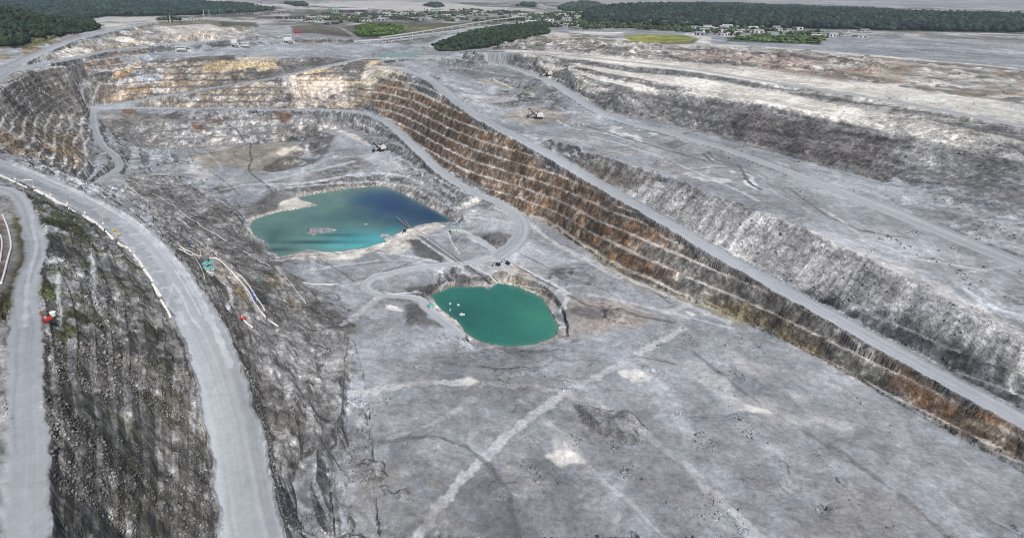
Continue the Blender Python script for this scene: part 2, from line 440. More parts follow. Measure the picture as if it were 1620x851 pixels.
# rock relief on faces, rubble on slopes, ruts on flats
fine = far_fade
K3 = 1 - .85 * np.clip(zl['dump'] * 1.15 + zl['pondbank'] * .6, 0, 1)
Z += K3 * K2 * FACE * fine * (fbm(S, Z * .6, 9, 3, 12) * 1.7 + (1 - 2 * np.abs(fbm(GX, GY, 26, 3, 13))) * 1.6)
Z += (1 - FACE) * fine * (np.abs(fbm(GX, GY, 16, 4, 15)) * .9 + fbm(GX, GY, 50, 3, 16) * 1.3 * ss(.03, .15, SL0))
# rills on dump slopes
dm = zl['dump'] * ss(.12, .3, SL0)
Z -= dm * (np.abs(fbm(S + 6 * fbm(GX, GY, 40, 2, 20), S * .02, 11, 3, 21)) * 1.7)
pb = zl['pondbank'] * ss(.12, .3, SL0)
Z += pb * fbm(S, GY, 9, 3, 22) * 1.2
ps = zl['pondslope']
rdg = 1 - np.abs(fbm(GX, GY, 45, 4, 23))
Z += ps * (rdg - .6) * 7.0
lw = np.clip(zl['leftwall'] + zl['leftbank'] * .6, 0, 1)
Z += lw * (1 - np.abs(fbm(GX + GY * .4, GY * .8, 30, 5, 24, .6)) - .6) * 5.0
# heaps of tipped spoil on flat dump tops
def heaps(poly, size, h, s):
    global Z
    q = outline(poly); w = window(q.min(0) - 15, q.max(0) + 15)
    m = ss(0, 10, sdist(GX[w], GY[w], q))
    Z[w] += m * np.maximum(0, fbm(GX[w], GY[w], size, 3, s) - .05) * h
heaps([(445,216),(470,206),(500,205),(525,215),(500,240),(470,262),(410,272),(425,255),(480,240),(470,225)], 22, 7, 31)
heaps([(905,232),(1000,225),(1060,248),(1100,290),(1020,290),(950,262)], 30, 6, 32)
heaps([(820,130),(885,150),(895,175),(830,165),(780,150)], 26, 6, 33)
heaps([(680,105),(760,112),(860,135),(900,150),(850,150),(760,125),(700,112)], 20, 5, 34)
heaps([(770,70),(850,56),(900,62),(1000,69),(1100,74),(1200,77),(1400,92),(1400,134),(1200,109),(1100,100),(1000,94),(900,84),(780,79)], 24, 9, 42)
heaps([(770,150),(830,150),(890,155),(900,172),(870,174),(830,168),(780,172)], 20, 7, 43)
heaps([(600,560),(800,580),(1000,560),(1200,600),(1400,720),(1200,800),(900,800),(650,780)], 60, 5, 44)
heaps([(640,560),(760,565),(800,600),(700,620)], 26, 8, 46)
heaps([(900,640),(1000,650),(1050,700),(950,720)], 30, 9, 47)
heaps([(1200,690),(1300,720),(1380,790),(1250,780)], 30, 9, 48)
heaps([(560,700),(640,720),(660,800),(560,780)], 20, 8, 49)
heaps([(930,250),(1000,262),(1100,292),(1160,316),(1130,322),(1040,300),(950,275)], 16, 4, 45)
heaps([(730,372),(790,368),(815,385),(780,395),(730,392),(712,380)], 24, 7, 35)
heaps([(640,385),(665,380),(700,405),(700,418),(660,410)], 24, 8, 36)
heaps([(600,460),(680,455),(690,470),(660,490),(610,478)], 22, 7, 37)
heaps([(630,480),(680,480),(720,516),(640,516)], 24, 7, 38)
heaps([(870,425),(930,420),(950,440),(900,455),(860,445)], 26, 6, 39)
heaps([(900,470),(960,470),(1010,500),(1000,516),(900,516)], 26, 7, 40)
heaps([(480,405),(500,400),(560,440),(530,450),(480,425)], 22, 5, 41)
# ponds
def pond(PW, level, wob):
    global Z
    sd = sdist(GX, GY, PW) + fbm(GX, GY, 14, 3, 51) * wob
    near = sd > -60
    Zp = np.where(sd > 0, level - .35 - np.minimum(6, sd * .25), np.maximum(Z, level + .35 + np.minimum(-sd * .12, 1.5)))
    Z = np.where(near, Zp, Z)
    return sd
sd1 = pond(P1W, 0, 1.6); sd2 = pond(P2W, 0, 1.6); sd3 = pond(P3W, 147.8, 1.0)
for poly, hh in zip(ISL, (3.0, 1.6, .8)):
    q = np.array([W(x, y, 0)[:2] for x, y in poly])
    sd = sdist(GX, GY, q, 30) + fbm(GX, GY, 8, 3, 53) * 1.5
    k = sd > -3
    Z = np.where(k, np.maximum(Z, np.clip(sd * .5, -1.2, hh)), Z)
# roads
RD = np.zeros(GX.shape); RDF = np.zeros(GX.shape); RDS = np.zeros(GX.shape); RDD = np.zeros(GX.shape)
for nm, (hw, P) in ROADW.items():
    m, d, s, zc, sg = near_line(P, hw + 30)
    e = d + fbm(GX[m], GY[m], 14, 4, 61, .6) * 2.2
    k = 1 - ss(hw - .5, hw + 3.0, e)
    if nm in ('CF',): k = k * .8
    berm = np.exp(-((e - hw) / 1.1) ** 2) * (2.1 if nm in ('L1', 'CR', 'RA', 'UM', 'RLA', 'R2') else .6) * ss(0, .3, fbm(s, s * 0, 60, 1, 62) + .5)
    z = Z[m]; Z[m] = z * (1 - k) + zc * k + berm
    kk = 1 - ss(hw - 1.5, hw + 1.0, e)
    o = RD[m]; w_ = kk > o
    RDF[m] = np.where(w_, 1.0 if nm[0] == 'F' else 0.0, RDF[m]); RD[m] = np.maximum(o, kk); t_ = RDS[m]; t_[w_] = s[w_]; RDS[m] = t_; t_ = RDD[m]; t_[w_] = (d * sg)[w_]; RDD[m] = t_
gx, gy = grad(Z); SL = np.hypot(gx, gy)
FACE = ss(.35, .8, SL)

def ground(x, y):
    """height of the finished ground at a place"""
    th = math.atan2(x, y); r = math.hypot(x, y)
    i = min(max(int(np.searchsorted(TT, th)) - 1, 0), NT - 2); j = min(max(int(np.searchsorted(RR, r)) - 1, 0), NR - 2)
    u = (th - TT[i]) / (TT[i + 1] - TT[i]); v = (r - RR[j]) / (RR[j + 1] - RR[j])
    return float((Z[i, j] * (1 - u) + Z[i + 1, j] * u) * (1 - v) + (Z[i, j + 1] * (1 - u) + Z[i + 1, j + 1] * u) * v)
def at(px, py):
    """place on the finished ground seen at a photo point"""
    d = ray(px, py); t = 150.0; o = np.array([0, 0, CAMH]); pt = t
    while t < 40000:
        q = o + d * t
        if q[2] < ground(q[0], q[1]): break
        pt = t; t *= 1.0025
    for _ in range(10):
        m = (pt + t) / 2; q = o + d * m
        if q[2] < ground(q[0], q[1]): t = m
        else: pt = m
    q = o + d * t
    return Vector((q[0], q[1], ground(q[0], q[1])))

LT, DK, WH = (.49, .50, .53), (.10, .10, .105), (.60, .59, .57)
BL = (.50, .53, .57)
STROKES2 = [([(20,262),(62,277),(132,309),(206,347),(255,388),(292,438),(338,514),(365,580)], 4, BL, .45), ([(80,280),(150,313),(215,350),(265,395),(300,440),(330,495)], 1.2, BL, .6), ([(120,303),(190,340),(245,385),(285,440),(318,500)], 1, BL, .5),
 ([(273,448),(268,470),(262,485)], 1, BL, .7), ([(275,450),(290,470),(300,500),(318,520)], 1.2, BL, .6), ([(285,470),(280,490),(290,510)], 4, BL, .35), ([(0,268),(60,292),(130,328),(190,366)], 9, (.19,.205,.23), .5), ([(190,366),(222,395),(252,440),(280,490)], 7, (.20,.215,.24), .4),
 ([(186,352),(192,350),(203,354)], .8, BL, .7), ([(181,360),(200,356)], .8, BL, .5), ([(205,372),(219,370)], .8, BL, .7), ([(216,387),(233,384)], .8, BL, .6), ([(230,408),(246,405)], .9, BL, .6), ([(241,430),(260,428)], .9, BL, .6), ([(255,456),(272,453)], .9, BL, .6), ([(150,331),(172,325)], .8, BL, .5), ([(100,307),(117,302)], .8, BL, .4),
 ([(50,340),(52,365),(60,390),(46,430),(42,470),(40,516)], 2, BL, .4), ([(640,94),(720,92),(800,105),(850,122)], 8, (.46,.46,.44), .5), ([(575,94),(520,106),(470,118)], 6, (.48,.47,.45), .5), ([(650,90),(600,93),(640,100)], 8, (.50,.48,.44), .5)]
STROKES = [
 ([(600,400),(640,404),(690,414),(720,420)], 5, LT, .7), ([(835,350),(870,380),(920,410),(980,440)], 6, LT, .5), ([(600,470),(560,500),(545,516)], 8, LT, .4), ([(610,380),(640,376),(690,372),(720,366)], 5, LT, .6),
 ([(720,350),(760,345),(800,350),(825,355)], 6, LT, .6), ([(820,400),(860,420),(900,440),(960,460)], 2.5, DK, .5), ([(780,440),(830,430),(880,450),(900,475)], 3, LT, .5), ([(560,420),(600,415),(650,415)], 3, DK, .35),
 ([(440,300),(500,292),(560,286),(600,283),(640,290),(690,318),(730,340)], 4, LT, .5), ([(620,250),(650,262),(690,292),(720,312)], 4, LT, .5), ([(540,250),(580,246),(610,246)], 4, LT, .5), ([(470,260),(520,240),(570,236),(600,240)], 3, DK, .5),
 ([(350,300),(400,290),(440,296)], 4, LT, .5), ([(330,270),(360,290),(380,310)], 2.5, DK, .5), ([(480,430),(540,420),(600,412)], 4, LT, .45), ([(500,410),(540,430),(560,446)], 2.5, DK, .5),
 ([(700,105),(760,112),(820,122)], 3, LT, .5), ([(700,160),(760,158),(820,165)], 3, LT, .5), ([(740,170),(790,172),(830,192),(880,196)], 3, DK, .4), ([(930,215),(990,230),(1060,255),(1130,285),(1200,318)], 4, LT, .5), ([(960,210),(1020,222),(1080,240)], 2, DK, .5),
 ([(560,620),(700,600),(900,620),(1050,700),(1200,851)], 7, LT, .6), ([(650,851),(760,720),(900,620),(1010,560),(1080,520)], 6, LT, .55), ([(600,700),(720,690),(800,760),(820,851)], 3, DK, .5), ([(1100,560),(1200,640),(1400,760),(1500,851)], 4, DK, .45), ([(480,600),(520,700),(540,851)], 3, DK, .5),
 ([(1250,480),(1400,470),(1620,540)], 4, LT, .5), ([(1300,330),(1400,400),(1560,430)], 4, LT, .5), ([(1250,300),(1330,360),(1450,380)], 2.5, DK, .6),
 ([(36,66),(60,62),(80,58)], 3, (.17,.13,.08), .7), ([(38,61),(60,57),(78,53)], 3, (.17,.13,.08), .7), ([(40,56),(60,52),(72,49)], 3, (.17,.13,.08), .7), ([(42,51),(56,48),(68,45)], 3, (.17,.13,.08), .7), ([(40,71),(62,68),(84,62)], 3, (.17,.13,.08), .7),
 ([(300,238),(320,245),(360,238),(396,226),(430,220)], 3, DK, .7), ([(397,225),(395,240),(399,255),(392,265),(398,277),(418,290),(432,305)], 3, DK, .85),
 ([(372,238),(370,246),(385,252),(398,256)], 2, DK, .7), ([(300,246),(306,256)], 3, DK, .7), ([(335,172),(348,190),(365,200),(380,212),(385,222)], 3, DK, .8),
 ([(330,172),(332,190)], 2, DK, .6), ([(410,272),(440,274),(520,264),(548,258)], 2.5, LT, .5), ([(420,292),(470,292),(520,283),(560,277),(600,272),(640,276)], 5, LT, .6),
 ([(528,273),(548,272)], 5, DK, .8), ([(533,208),(560,220),(585,232)], 6, LT, .6), ([(560,187),(580,200),(600,208)], 3, LT, .5),
 ([(660,372),(690,392),(720,410),(745,428),(760,436)], 5, DK, .55), ([(652,372),(682,392),(712,412),(740,434)], 3, LT, .7), ([(654,385),(690,410),(712,425),(735,450)], 4, DK, .7),
 ([(707,365),(714,385),(727,402)], 2, WH, .7), ([(740,375),(770,390),(790,402)], 5, LT, .8), ([(805,413),(850,440),(885,458)], 3, DK, .8), ([(802,410),(850,437),(885,455),(900,465)], 4, LT, .8),
 ([(885,458),(900,468),(890,485)], 5, LT, .7), ([(600,440),(640,428),(680,424),(710,425)], 4, LT, .6), ([(600,432),(640,420),(690,400)], 3, DK, .3),
 ([(560,445),(580,440),(620,432)], 2.5, DK, .5), ([(480,448),(500,450),(525,451)], 1.6, WH, .8), ([(515,466),(530,462),(540,474),(530,475),(512,468)], 2, DK, .6),
 ([(900,468),(940,488),(1000,498),(1060,510)], 4, DK, .6), ([(950,415),(965,428),(1000,440),(1040,465),(1060,480)], 2, DK, .6), ([(1020,440),(1040,462),(1055,475),(1062,462),(1040,447),(1000,432)], 2, DK, .55),
 ([(930,466),(1000,480),(1080,500),(1160,520)], 4, LT, .5), ([(900,395),(960,425),(1060,470),(1150,510)], 6, LT, .5),
 ([(1168,262),(1176,275),(1180,284),(1190,293),(1202,300)], 4, (.12,.12,.135), .9), ([(900,197),(925,199),(960,210),(1000,222),(1060,240),(1115,254)], 3, DK, .7), ([(910,195),(960,200),(990,198)], 2, DK, .4),
 ([(1070,241),(1100,250),(1116,256)], 2, DK, .8), ([(1000,210),(1030,208),(1058,216)], 2, DK, .7), ([(1112,243),(1125,256),(1140,262)], 2.5, DK, .8), ([(1120,241),(1132,254),(1150,258),(1165,262)], 2.5, DK, .7),
 ([(1062,275),(1115,268),(1160,265)], 2, DK, .5), ([(905,216),(930,232),(960,238),(1000,246)], 3, LT, .4), ([(880,190),(905,205),(950,208),(1000,224)], 4, LT, .6),
 ([(950,160),(1000,172),(1045,188)], 3, (.30,.30,.30), .6), ([(1080,212),(1105,208),(1128,198),(1150,196)], 3, DK, .7),
 ([(775,125),(800,135),(810,140)], 5, WH, .5), ([(660,118),(700,122),(735,132),(765,140)], 4, LT, .6), ([(660,115),(690,130),(700,140)], 3, DK, .4),
 ([(780,178),(810,172),(850,168),(890,172),(905,180)], 2, LT, .5), ([(620,122),(660,140),(695,158)], 2.2, WH, .4),
 ([(210,305),(232,318),(262,336),(290,355),(315,372)], 3, LT, .45), ([(300,372),(330,392),(352,415),(375,440),(395,470),(410,500)], 3, LT, .5),
 ([(200,290),(250,320),(300,345),(350,380),(400,410),(440,430)], 1.8, DK, .6), ([(340,350),(400,395),(445,425),(480,450),(510,480),(530,516)], 2, DK, .6),
 ([(405,450),(420,465),(432,490),(436,510)], 2, DK, .7), ([(360,440),(372,460),(375,490),(380,516)], 3, DK, .5), ([(345,440),(362,455),(366,475),(360,490)], 3, LT, .6),
 ([(186,268),(215,262),(240,262)], 3, LT, .4), ([(265,235),(270,255),(290,262),(320,275)], 4, LT, .5),
 ([(100,113),(120,130),(140,134)], 2, LT, .6), ([(0,180),(30,195),(60,215),(100,228)], 4, LT, .35), ([(20,172),(60,192),(110,218),(135,226)], 3, LT, .35), ([(60,140),(90,160),(130,175)], 3, LT, .3),
 ([(128,212),(133,225),(136,245),(146,256)], 2.5, LT, .6), ([(100,128),(150,134),(175,130),(210,128)], 3, LT, .5), ([(175,132),(200,133),(235,130)], 3, LT, .6), ([(110,118),(130,124),(145,134)], 2.5, LT, .6),
 ([(150,110),(190,107),(222,96)], 5, LT, .6), ([(55,375),(70,368),(88,362)], 8, LT, .7), ([(45,430),(60,415),(85,410)], 9, LT, .8), ([(92,430),(92,470),(94,516)], 2, LT, .6),
 ([(148,395),(146,430),(148,470),(160,495)], 3, LT, .6), ([(176,400),(196,405),(218,418)], 3, LT, .6),
 ([(605,92),(650,90),(700,88),(740,86)], 5, LT, .6), ([(760,85),(900,85),(990,92)], 4, WH, .7), ([(850,99),(910,106),(1000,122),(1060,130),(1140,146)], 5, WH, .7), ([(900,110),(960,128),(1040,148)], 5, WH, .7),
]
# ------------------------------------------------------------------ ground colours (rock, dust, soil and grass, plus painted shade on the far wall)
C = np.zeros(GX.shape + (3,), dtype=f32)
ALL = (slice(0, NT), slice(0, NR))
def mixc(mask, col, w=ALL):
    m = np.clip(mask, 0, 1).astype(f32)[..., None]
    C[w] = C[w] * (1 - m) + np.asarray(col, dtype=f32) * m
n1 = fbm(GX, GY, 120, 5, 71); n2 = fbm(GX, GY, 25, 4, 72); n3 = fbm(GX, GY, 7, 3, 73); nst = fbm(S, Z * 1.2, 10, 3, 74)
iso = ss(.3, .7, zl['leftwall'] + zl['leftbank'] + zl['pondslope']); nst = nst * (1 - iso) + fbm(GX, GY, 13, 5, 76, .65) * iso
lay = fbm(S * .12, Z, 6, 3, 75)               # bedding
g0 = .295 + .06 * n1 + .035 * n2 + .02 * n3
C[...] = (g0[..., None] * np.array([.93, .99, 1.08])).astype(f32)
# rock faces
fk = np.clip(.155 + .07 * nst * RIBK + .05 * lay + .04 * n2, .05, .5)
mixc(FACE * .9, fk[..., None] * np.array([.97, .99, 1.02]))
pw = {}
def paint(pts, col, feather=6, where='all', k=1.0, patch=None, wob=1.0, s=0):
    q = ZW[pts] if isinstance(pts, str) else outline(pts)
    e = 4 * feather + 20; w = window(q.min(0) - e, q.max(0) + e)
    sd = sdist(GX[w], GY[w], q)
    m = ss(-feather, feather, sd + wob * feather * n2[w]) * k
    if where == 'face': m = m * FACE[w]
    elif where == 'flat': m = m * (1 - FACE[w])
    if patch is not None:
        sc, th, st = patch
        f = fbm(S[w] + 4 * n2[w], S[w] * .03 + ZB[w] * .05, sc, 3, 100 + s) if st == 2 else fbm(S[w], Z[w] * 2, sc, 3, 100 + s) if st else fbm(GX[w], GY[w], sc, 3, 100 + s)
        m = m * ss(th - .12, th + .12, f)
    v = (1 + .25 * nst[w] * FACE[w] * RIBK[w] + .10 * n3[w] + .08 * n2[w])[..., None]
    mixc(m, np.asarray(col)[None, None] * v, w)
def stroke(pts, width, col, k=.85, soft=1.2, dz=0.0, smooth=1):
    '''a track, ditch or seam worn into the ground along a line'''
    P = smooth_line(np.array([hit(x, y, base) for x, y in pts]), smooth)
    w, d, s_ = stroke_field(P, width + 6)
    d = d + fbm(GX[w], GY[w], 6, 2, 63) * .35 * width
    m = 1 - ss(width / 2 - soft * .5, width / 2 + soft, d)
    k = min(1, k * 1.25)
    mixc(m * k, np.asarray(col)[None, None] * (1 + .12 * n3[w])[..., None], w)
    if dz: Z[w] += dz * m
st = 1
# right wall: rust and brown rock, tan benches
paint('rust', (.17, .128, .095), 5, 'face', .95)
paint('rust', (.13, .108, .088), 5, 'face', .75, (16, .15, st), s=1)
paint('rust', (.22, .125, .07), 5, 'face', .7, (13, .25, st), s=2)
paint('rust', (.34, .30, .25), 5, 'face', .7, (9, .45, st), s=3)
paint('rust', (.34, .315, .29), 5, 'flat', .8)
paint([(1020,380),(1110,400),(1200,446),(1400,560),(1400,620),(1200,505),(1120,478),(1060,455)], (.19, .20, .20), 12, 'face', .75)
paint([(1120,470),(1200,495),(1300,550),(1300,570),(1200,515),(1130,490)], (.21, .17, .09), 6, 'all', .8)
for q in ([(960,402),(975,400),(998,418),(985,424)], [(860,320),(880,335),(872,343),(855,330)], [(1010,420),(1035,436),(1030,444),(1005,430)]):
    paint(q, (.36, .19, .07), 5, 'all', .7, (9, -.1, 0), wob=2, s=61)
paint([(930,392),(1000,432),(1100,478),(1200,517),(1180,520),(1080,480),(990,448),(940,415)], (.25, .235, .16), 5, 'all', .7)
paint([(600,150),(640,170),(700,205),(720,240),(690,250),(640,205)], (.11, .085, .075), 15, 'face', .6)
# far wall
paint('far', (.115, .11, .105), 8, 'flat', .85)  # dark flats paint the thin shade lines along the benches
paint('far', (.30, .255, .20), 8, 'face', .85)
paint('far', (.20, .17, .14), 8, 'face', .7, (18, .15, st), s=4)
paint('far', (.42, .41, .40), 8, 'face', .8, (15, .2, st), s=5)
paint([(318,100),(380,98),(436,96),(438,106),(400,110),(318,113)], (.48, .39, .245), 4, 'all', .85, (50, -.5, st), wob=2.5, s=60)
paint([(300,92),(320,90),(372,88),(372,94),(320,97),(300,99)], (.10, .085, .065), 3, 'all', .8)
paint([(372,90),(430,90),(445,94),(372,96)], (.42, .36, .28), 3, 'all', .7)
paint([(300,105),(440,105),(440,125),(300,140)], (.33, .25, .17), 8, 'face', .6)
paint([(455,118),(545,104),(600,100),(590,125),(540,135),(470,140)], (.52, .43, .28), 8, 'face', .75)
paint([(450,125),(540,120),(550,165),(470,168)], (.60, .53, .46), 12, 'all', .75)
paint([(580,100),(640,108),(650,118),(600,125),(585,140),(570,135)], (.58, .54, .46), 8, 'all', .75)
paint([(150,135),(290,112),(300,140),(230,152),(160,162)], (.30, .22, .15), 8, 'face', .7)
paint([(238,128),(275,120),(278,146),(240,152)], (.50, .48, .45), 5, 'face', .8, (9, .0, st), s=6)
paint([(200,75),(232,72),(232,95),(170,110),(130,108)], (.27, .20, .15), 8, 'face', .7)
paint([(178,120),(200,105),(222,98),(205,112),(185,124)], (.44, .31, .17), 4, 'all', .9)
paint([(212,122),(240,112),(262,120),(240,130)], (.36, .38, .41), 4, 'all', .9)
# lower far wall
paint('low', (.33, .335, .35), 8, 'all', .7)
paint('low', (.19, .19, .19), 8, 'flat', .8)
paint('low', (.21, .20, .19), 8, 'all', .75, (26, .1, st), s=7)
paint('low', (.52, .51, .49), 8, 'face', .7, (14, .3, st), s=8)
for q in ([(338,187),(352,190),(350,196),(336,193)], [(305,196),(322,199),(320,208),(308,205)], [(430,176),(460,180),(462,192),(442,190)], [(195,172),(215,174),(210,182),(192,180)]):
    paint(q, (.20, .11, .065), 3, 'all', .8)
# left wall
paint('leftwall', (.185, .168, .145), 8, 'face', .8)
paint('leftwall', (.36, .36, .36), 8, 'flat', .85)
paint('leftwall', (.27, .265, .26), 8, 'all', .6, (20, .2, 0), s=9)
paint([(20,115),(60,112),(100,150),(80,170),(20,150)], (.10, .10, .085), 15, 'all', .5, (35, .0, 0), s=10)
paint([(0,200),(60,195),(120,215),(130,250),(110,262),(60,250),(0,232)], (.23, .16, .10), 12, 'all', .7, (22, .0, 0), s=11)
paint([(0,200),(60,195),(120,215),(130,250),(110,262),(60,250),(0,232)], (.14, .13, .10), 12, 'all', .6, (22, .15, 0), s=12)
paint('topleft', (.36, .30, .23), 8, 'face', .8)
paint('topleft', (.55, .53, .49), 8, 'all', .8, (40, .25, st), s=13)
paint('topleft', (.16, .15, .11), 8, 'flat', .5, (40, .1, 0), s=14)
paint([(235,42),(330,34),(390,46),(370,62),(260,64)], (.50, .46, .42), 14, 'all', .55)
paint([(430,65),(480,58),(560,60),(565,68),(470,70)], (.15, .13, .10), 6, 'face', .8)
# far right benches
paint('bench', (.46, .45, .42), 10, 'flat', .85)
paint('bench', (.20, .20, .205), 10, 'face', .9)
paint('bench', (.15, .15, .15), 10, 'face', .75, (18, .2, st), s=15)
paint('bench', (.42, .41, .40), 10, 'face', .7, (14, .35, st), s=16)
RUB = [(770,70),(850,56),(900,62),(1000,69),(1100,74),(1200,77),(1400,92),(1620,112),(1620,165),(1400,134),(1200,109),(1100,100),(1000,94),(900,84),(780,79)]
paint(RUB, (.31, .30, .29), 6, 'all', .85)
paint(RUB, (.14, .135, .13), 6, 'all', .75, (20, .1, st), s=50)
paint(RUB, (.52, .51, .48), 6, 'all', .75, (16, .25, 0), s=51)
paint(RUB, (.24, .19, .15), 6, 'all', .6, (60, .2, 0), s=52)
paint([(700,97),(780,105),(850,125),(885,150),(840,146),(790,131),(735,121),(690,106)], (.175, .18, .19), 4, 'all', .8)
paint([(860,100),(900,101),(960,112),(1047,131),(1090,139),(1047,142),(960,124),(900,111)], (.22, .22, .22), 3, 'all', .55)
paint([(770,150),(830,150),(890,155),(900,172),(870,174),(830,168),(780,172)], (.17, .17, .175), 6, 'all', .75, (30, -.3, 0), s=53)
paint([(1060,78),(1200,82),(1400,100),(1400,140),(1200,108),(1100,100)], (.33, .24, .20), 8, 'all', .5, (40, .1, 0), s=17)
paint([(1000,105),(1085,113),(1085,120),(1000,114)], (.15, .16, .18), 3, 'face', .8)
for q in ([(905,131),(935,139),(990,147),(960,152),(925,147)], [(940,127),(1000,143),(1060,148),(1130,155),(1200,165),(1400,206),(1400,198),(1200,160),(1100,147),(1047,143),(960,126)],
          [(900,100),(1000,116),(1080,122),(1150,132),(1200,142),(1400,180),(1400,190),(1200,153),(1100,140),(1047,132),(960,117),(900,104)], [(850,86),(960,91),(1040,99),(1130,106),(1200,114),(1400,138),(1400,154),(1200,131),(1100,114),(1000,105),(900,93),(800,87)]):
    paint(q, (.54, .52, .48), 2.5, 'all', .9, wob=1)
for q in ([(840,61),(900,67),(1000,75),(1100,79),(1200,83),(1400,100),(1400,105),(1200,88),(1100,84),(1000,80),(900,72),(840,66)], [(780,75),(900,77),(1000,87),(1100,93),(1200,100),(1400,124),(1400,131),(1200,107),(1100,99),(1000,93),(900,83),(780,80)]):
    paint(q, (.135, .13, .13), 2.5, 'all', .85, (22, -.12, st), wob=1, s=85)
for q in ([(850,92),(900,94),(1000,106),(1085,113),(1150,123),(1200,133),(1400,166),(1620,212),(1620,226),(1400,178),(1200,141),(1150,131),(1085,121),(1000,115),(900,99)],
          [(850,98),(900,103),(960,117),(1047,132),(1088,139),(1070,142),(1047,142),(960,124),(900,111),(850,104)], [(890,115),(942,126),(1001,140),(990,145),(940,136),(895,125)]):
    paint(q, (.155, .16, .17), 2.5, 'all', .92, wob=1)
    paint(q, (.40, .39, .37), 2.5, 'all', .75, (11, .28, st), s=80)
paint('hump', (.15, .15, .155), 7, 'all', .9)
paint('hump', (.22, .22, .225), 7, 'all', .6, (30, .15, 0), s=18)
paint([(1150,180),(1200,178),(1400,220),(1400,280),(1200,235),(1140,215)], (.12, .105, .095), 10, 'all', .45)
# plateau and spoil on the right
paint([(905,235),(1000,228),(1080,262),(1100,290),(1020,290),(950,262)], (.20, .20, .20), 12, 'all', .7, (40, -.1, 0), s=19)
paint([(905,250),(940,248),(1015,275),(1035,290),(1010,318),(940,285)], (.14, .118, .10), 8, 'all', .8, (50, -.2, st), s=20)
paint('dump', (.37, .37, .375), 6, 'all', .9)
paint([(905,252),(940,250),(1015,275),(1035,290),(1010,312),(950,285)], (.115, .098, .088), 8, 'all', .8, (60, -.1, 0), s=21)
paint([(1130,325),(1200,335),(1300,375),(1300,430),(1200,410),(1150,370)], (.46, .465, .48), 8, 'all', .8, (7, .05, 2), s=22)
paint([(1040,310),(1110,310),(1150,345),(1130,370),(1060,340)], (.40, .40, .40), 8, 'all', .7, (7, .15, 2), s=23)
paint([(1060,350),(1110,372),(1200,412),(1190,424),(1090,375)], (.50, .50, .49), 5, 'all', .7, (8, .1, 0), s=24)
for q in ([(1010,205),(1040,212),(1012,222),(985,214)], [(1080,275),(1110,280),(1148,290),(1110,288)], [(1080,282),(1095,287),(1085,290)], [(1120,280),(1150,284),(1165,290),(1135,288)],
          [(1165,300),(1185,304),(1178,308)], [(1176,272),(1190,282),(1196,300),(1180,290)], [(970,200),(1000,208),(1015,225),(960,212)], [(1150,266),(1166,272),(1155,273)]):
    paint(q, (.56, .56, .56), 2.5, 'all', .8, (14, -.25, 0), wob=2, s=54)
paint([(1050,228),(1072,221),(1088,228),(1066,238)], (.17, .18, .205), 2, 'all', .9, wob=.6)
paint([(800,178),(850,168),(905,185),(890,196),(830,198),(800,188)], (.34, .30, .25), 5, 'flat', .6)
paint([(735,120),(770,124),(850,145),(830,148),(760,130)], (.23, .20, .13), 6, 'flat', .7, (30, -.1, 0), s=25)
paint([(800,104),(850,110),(900,118),(960,150),(900,152),(860,128)], (.47, .455, .42), 8, 'flat', .6)
paint([(740,150),(840,150),(860,160),(800,165),(740,158)], (.44, .445, .46), 8, 'flat', .7)
# inner basin and pit floor
paint([(305,248),(340,236),(400,230),(450,226),(490,235),(470,262),(420,275),(350,262),(330,270)], (.28, .255, .205), 8, 'flat', .75)
paint([(440,222),(462,205),(500,204),(530,215),(520,240),(490,262),(430,275),(415,268),(440,250),(482,245),(470,228)], (.115, .108, .105), 5, 'all', .8, (24, -.25, 0), s=26)
for q in ([(450,235),(470,230),(495,240),(488,246),(465,236),(448,246),(440,244)], [(535,206),(560,212),(585,228),(576,228),(550,216)]):
    paint(q, (.52, .49, .44), 3, 'all', .85, wob=1.6)
paint([(300,258),(320,268),(370,285),(400,300),(360,310),(310,296),(285,275)], (.46, .46, .47), 10, 'all', .7, (25, 0, 0), s=27)
paint([(500,255),(560,248),(590,262),(560,280),(470,290),(430,290)], (.19, .185, .18), 7, 'all', .6, (40, -.1, 0), s=28)
paint('pondbank', (.15, .15, .15), 5, 'all', .85)
sh = (sd1 > -11) & (sd1 < 3)
mixc(ss(-8, -3, sd1 + 4 * n2) * (sd1 < 5) * .7, (.40, .38, .36))
mixc(ss(-9, -3, sd2 + 5 * n2) * (sd2 < 5) * .6, (.33, .29, .25))
paint([(440,408),(470,402),(500,398),(545,398),(600,386),(640,366),(690,352),(700,358),(665,375),(655,390),(600,396),(560,410),(500,414)], (.56, .54, .50), 5, 'all', .9)
paint([(600,392),(640,372),(655,378),(650,396),(630,402),(605,402)], (.54, .52, .49), 5, 'all', .7)
paint([(445,318),(470,312),(500,324),(470,335),(410,348),(400,345),(440,330)], (.52, .49, .45), 4, 'all', .8)
paint([(718,330),(760,312),(768,317),(730,332)], (.60, .58, .55), 3, 'all', .85)
paint([(610,482),(640,490),(636,495),(612,487)], (.66, .65, .64), 2, 'all', .9)
paint([(730,372),(790,366),(820,375),(815,390),(780,395),(730,392),(712,380)], (.13, .13, .13), 6, 'all', .9, (30, -.3, 0), s=29)
paint([(640,380),(668,378),(705,408),(695,420),(660,405)], (.12, .12, .125), 4, 'all', .9)
paint([(600,458),(690,452),(688,470),(650,480),(600,470)], (.12, .12, .12), 5, 'all', .9, (26, -.3, 0), s=30)
paint([(640,480),(680,478),(720,516),(640,516)], (.13, .13, .13), 5, 'all', .85, (26, -.2, 0), s=31)
paint([(870,425),(930,418),(950,440),(900,458),(860,445)], (.14, .14, .15), 5, 'all', .85, (30, -.25, 0), s=32)
paint([(890,475),(960,470),(1040,500),(1030,520),(900,530)], (.31, .265, .235), 8, 'all', .7)
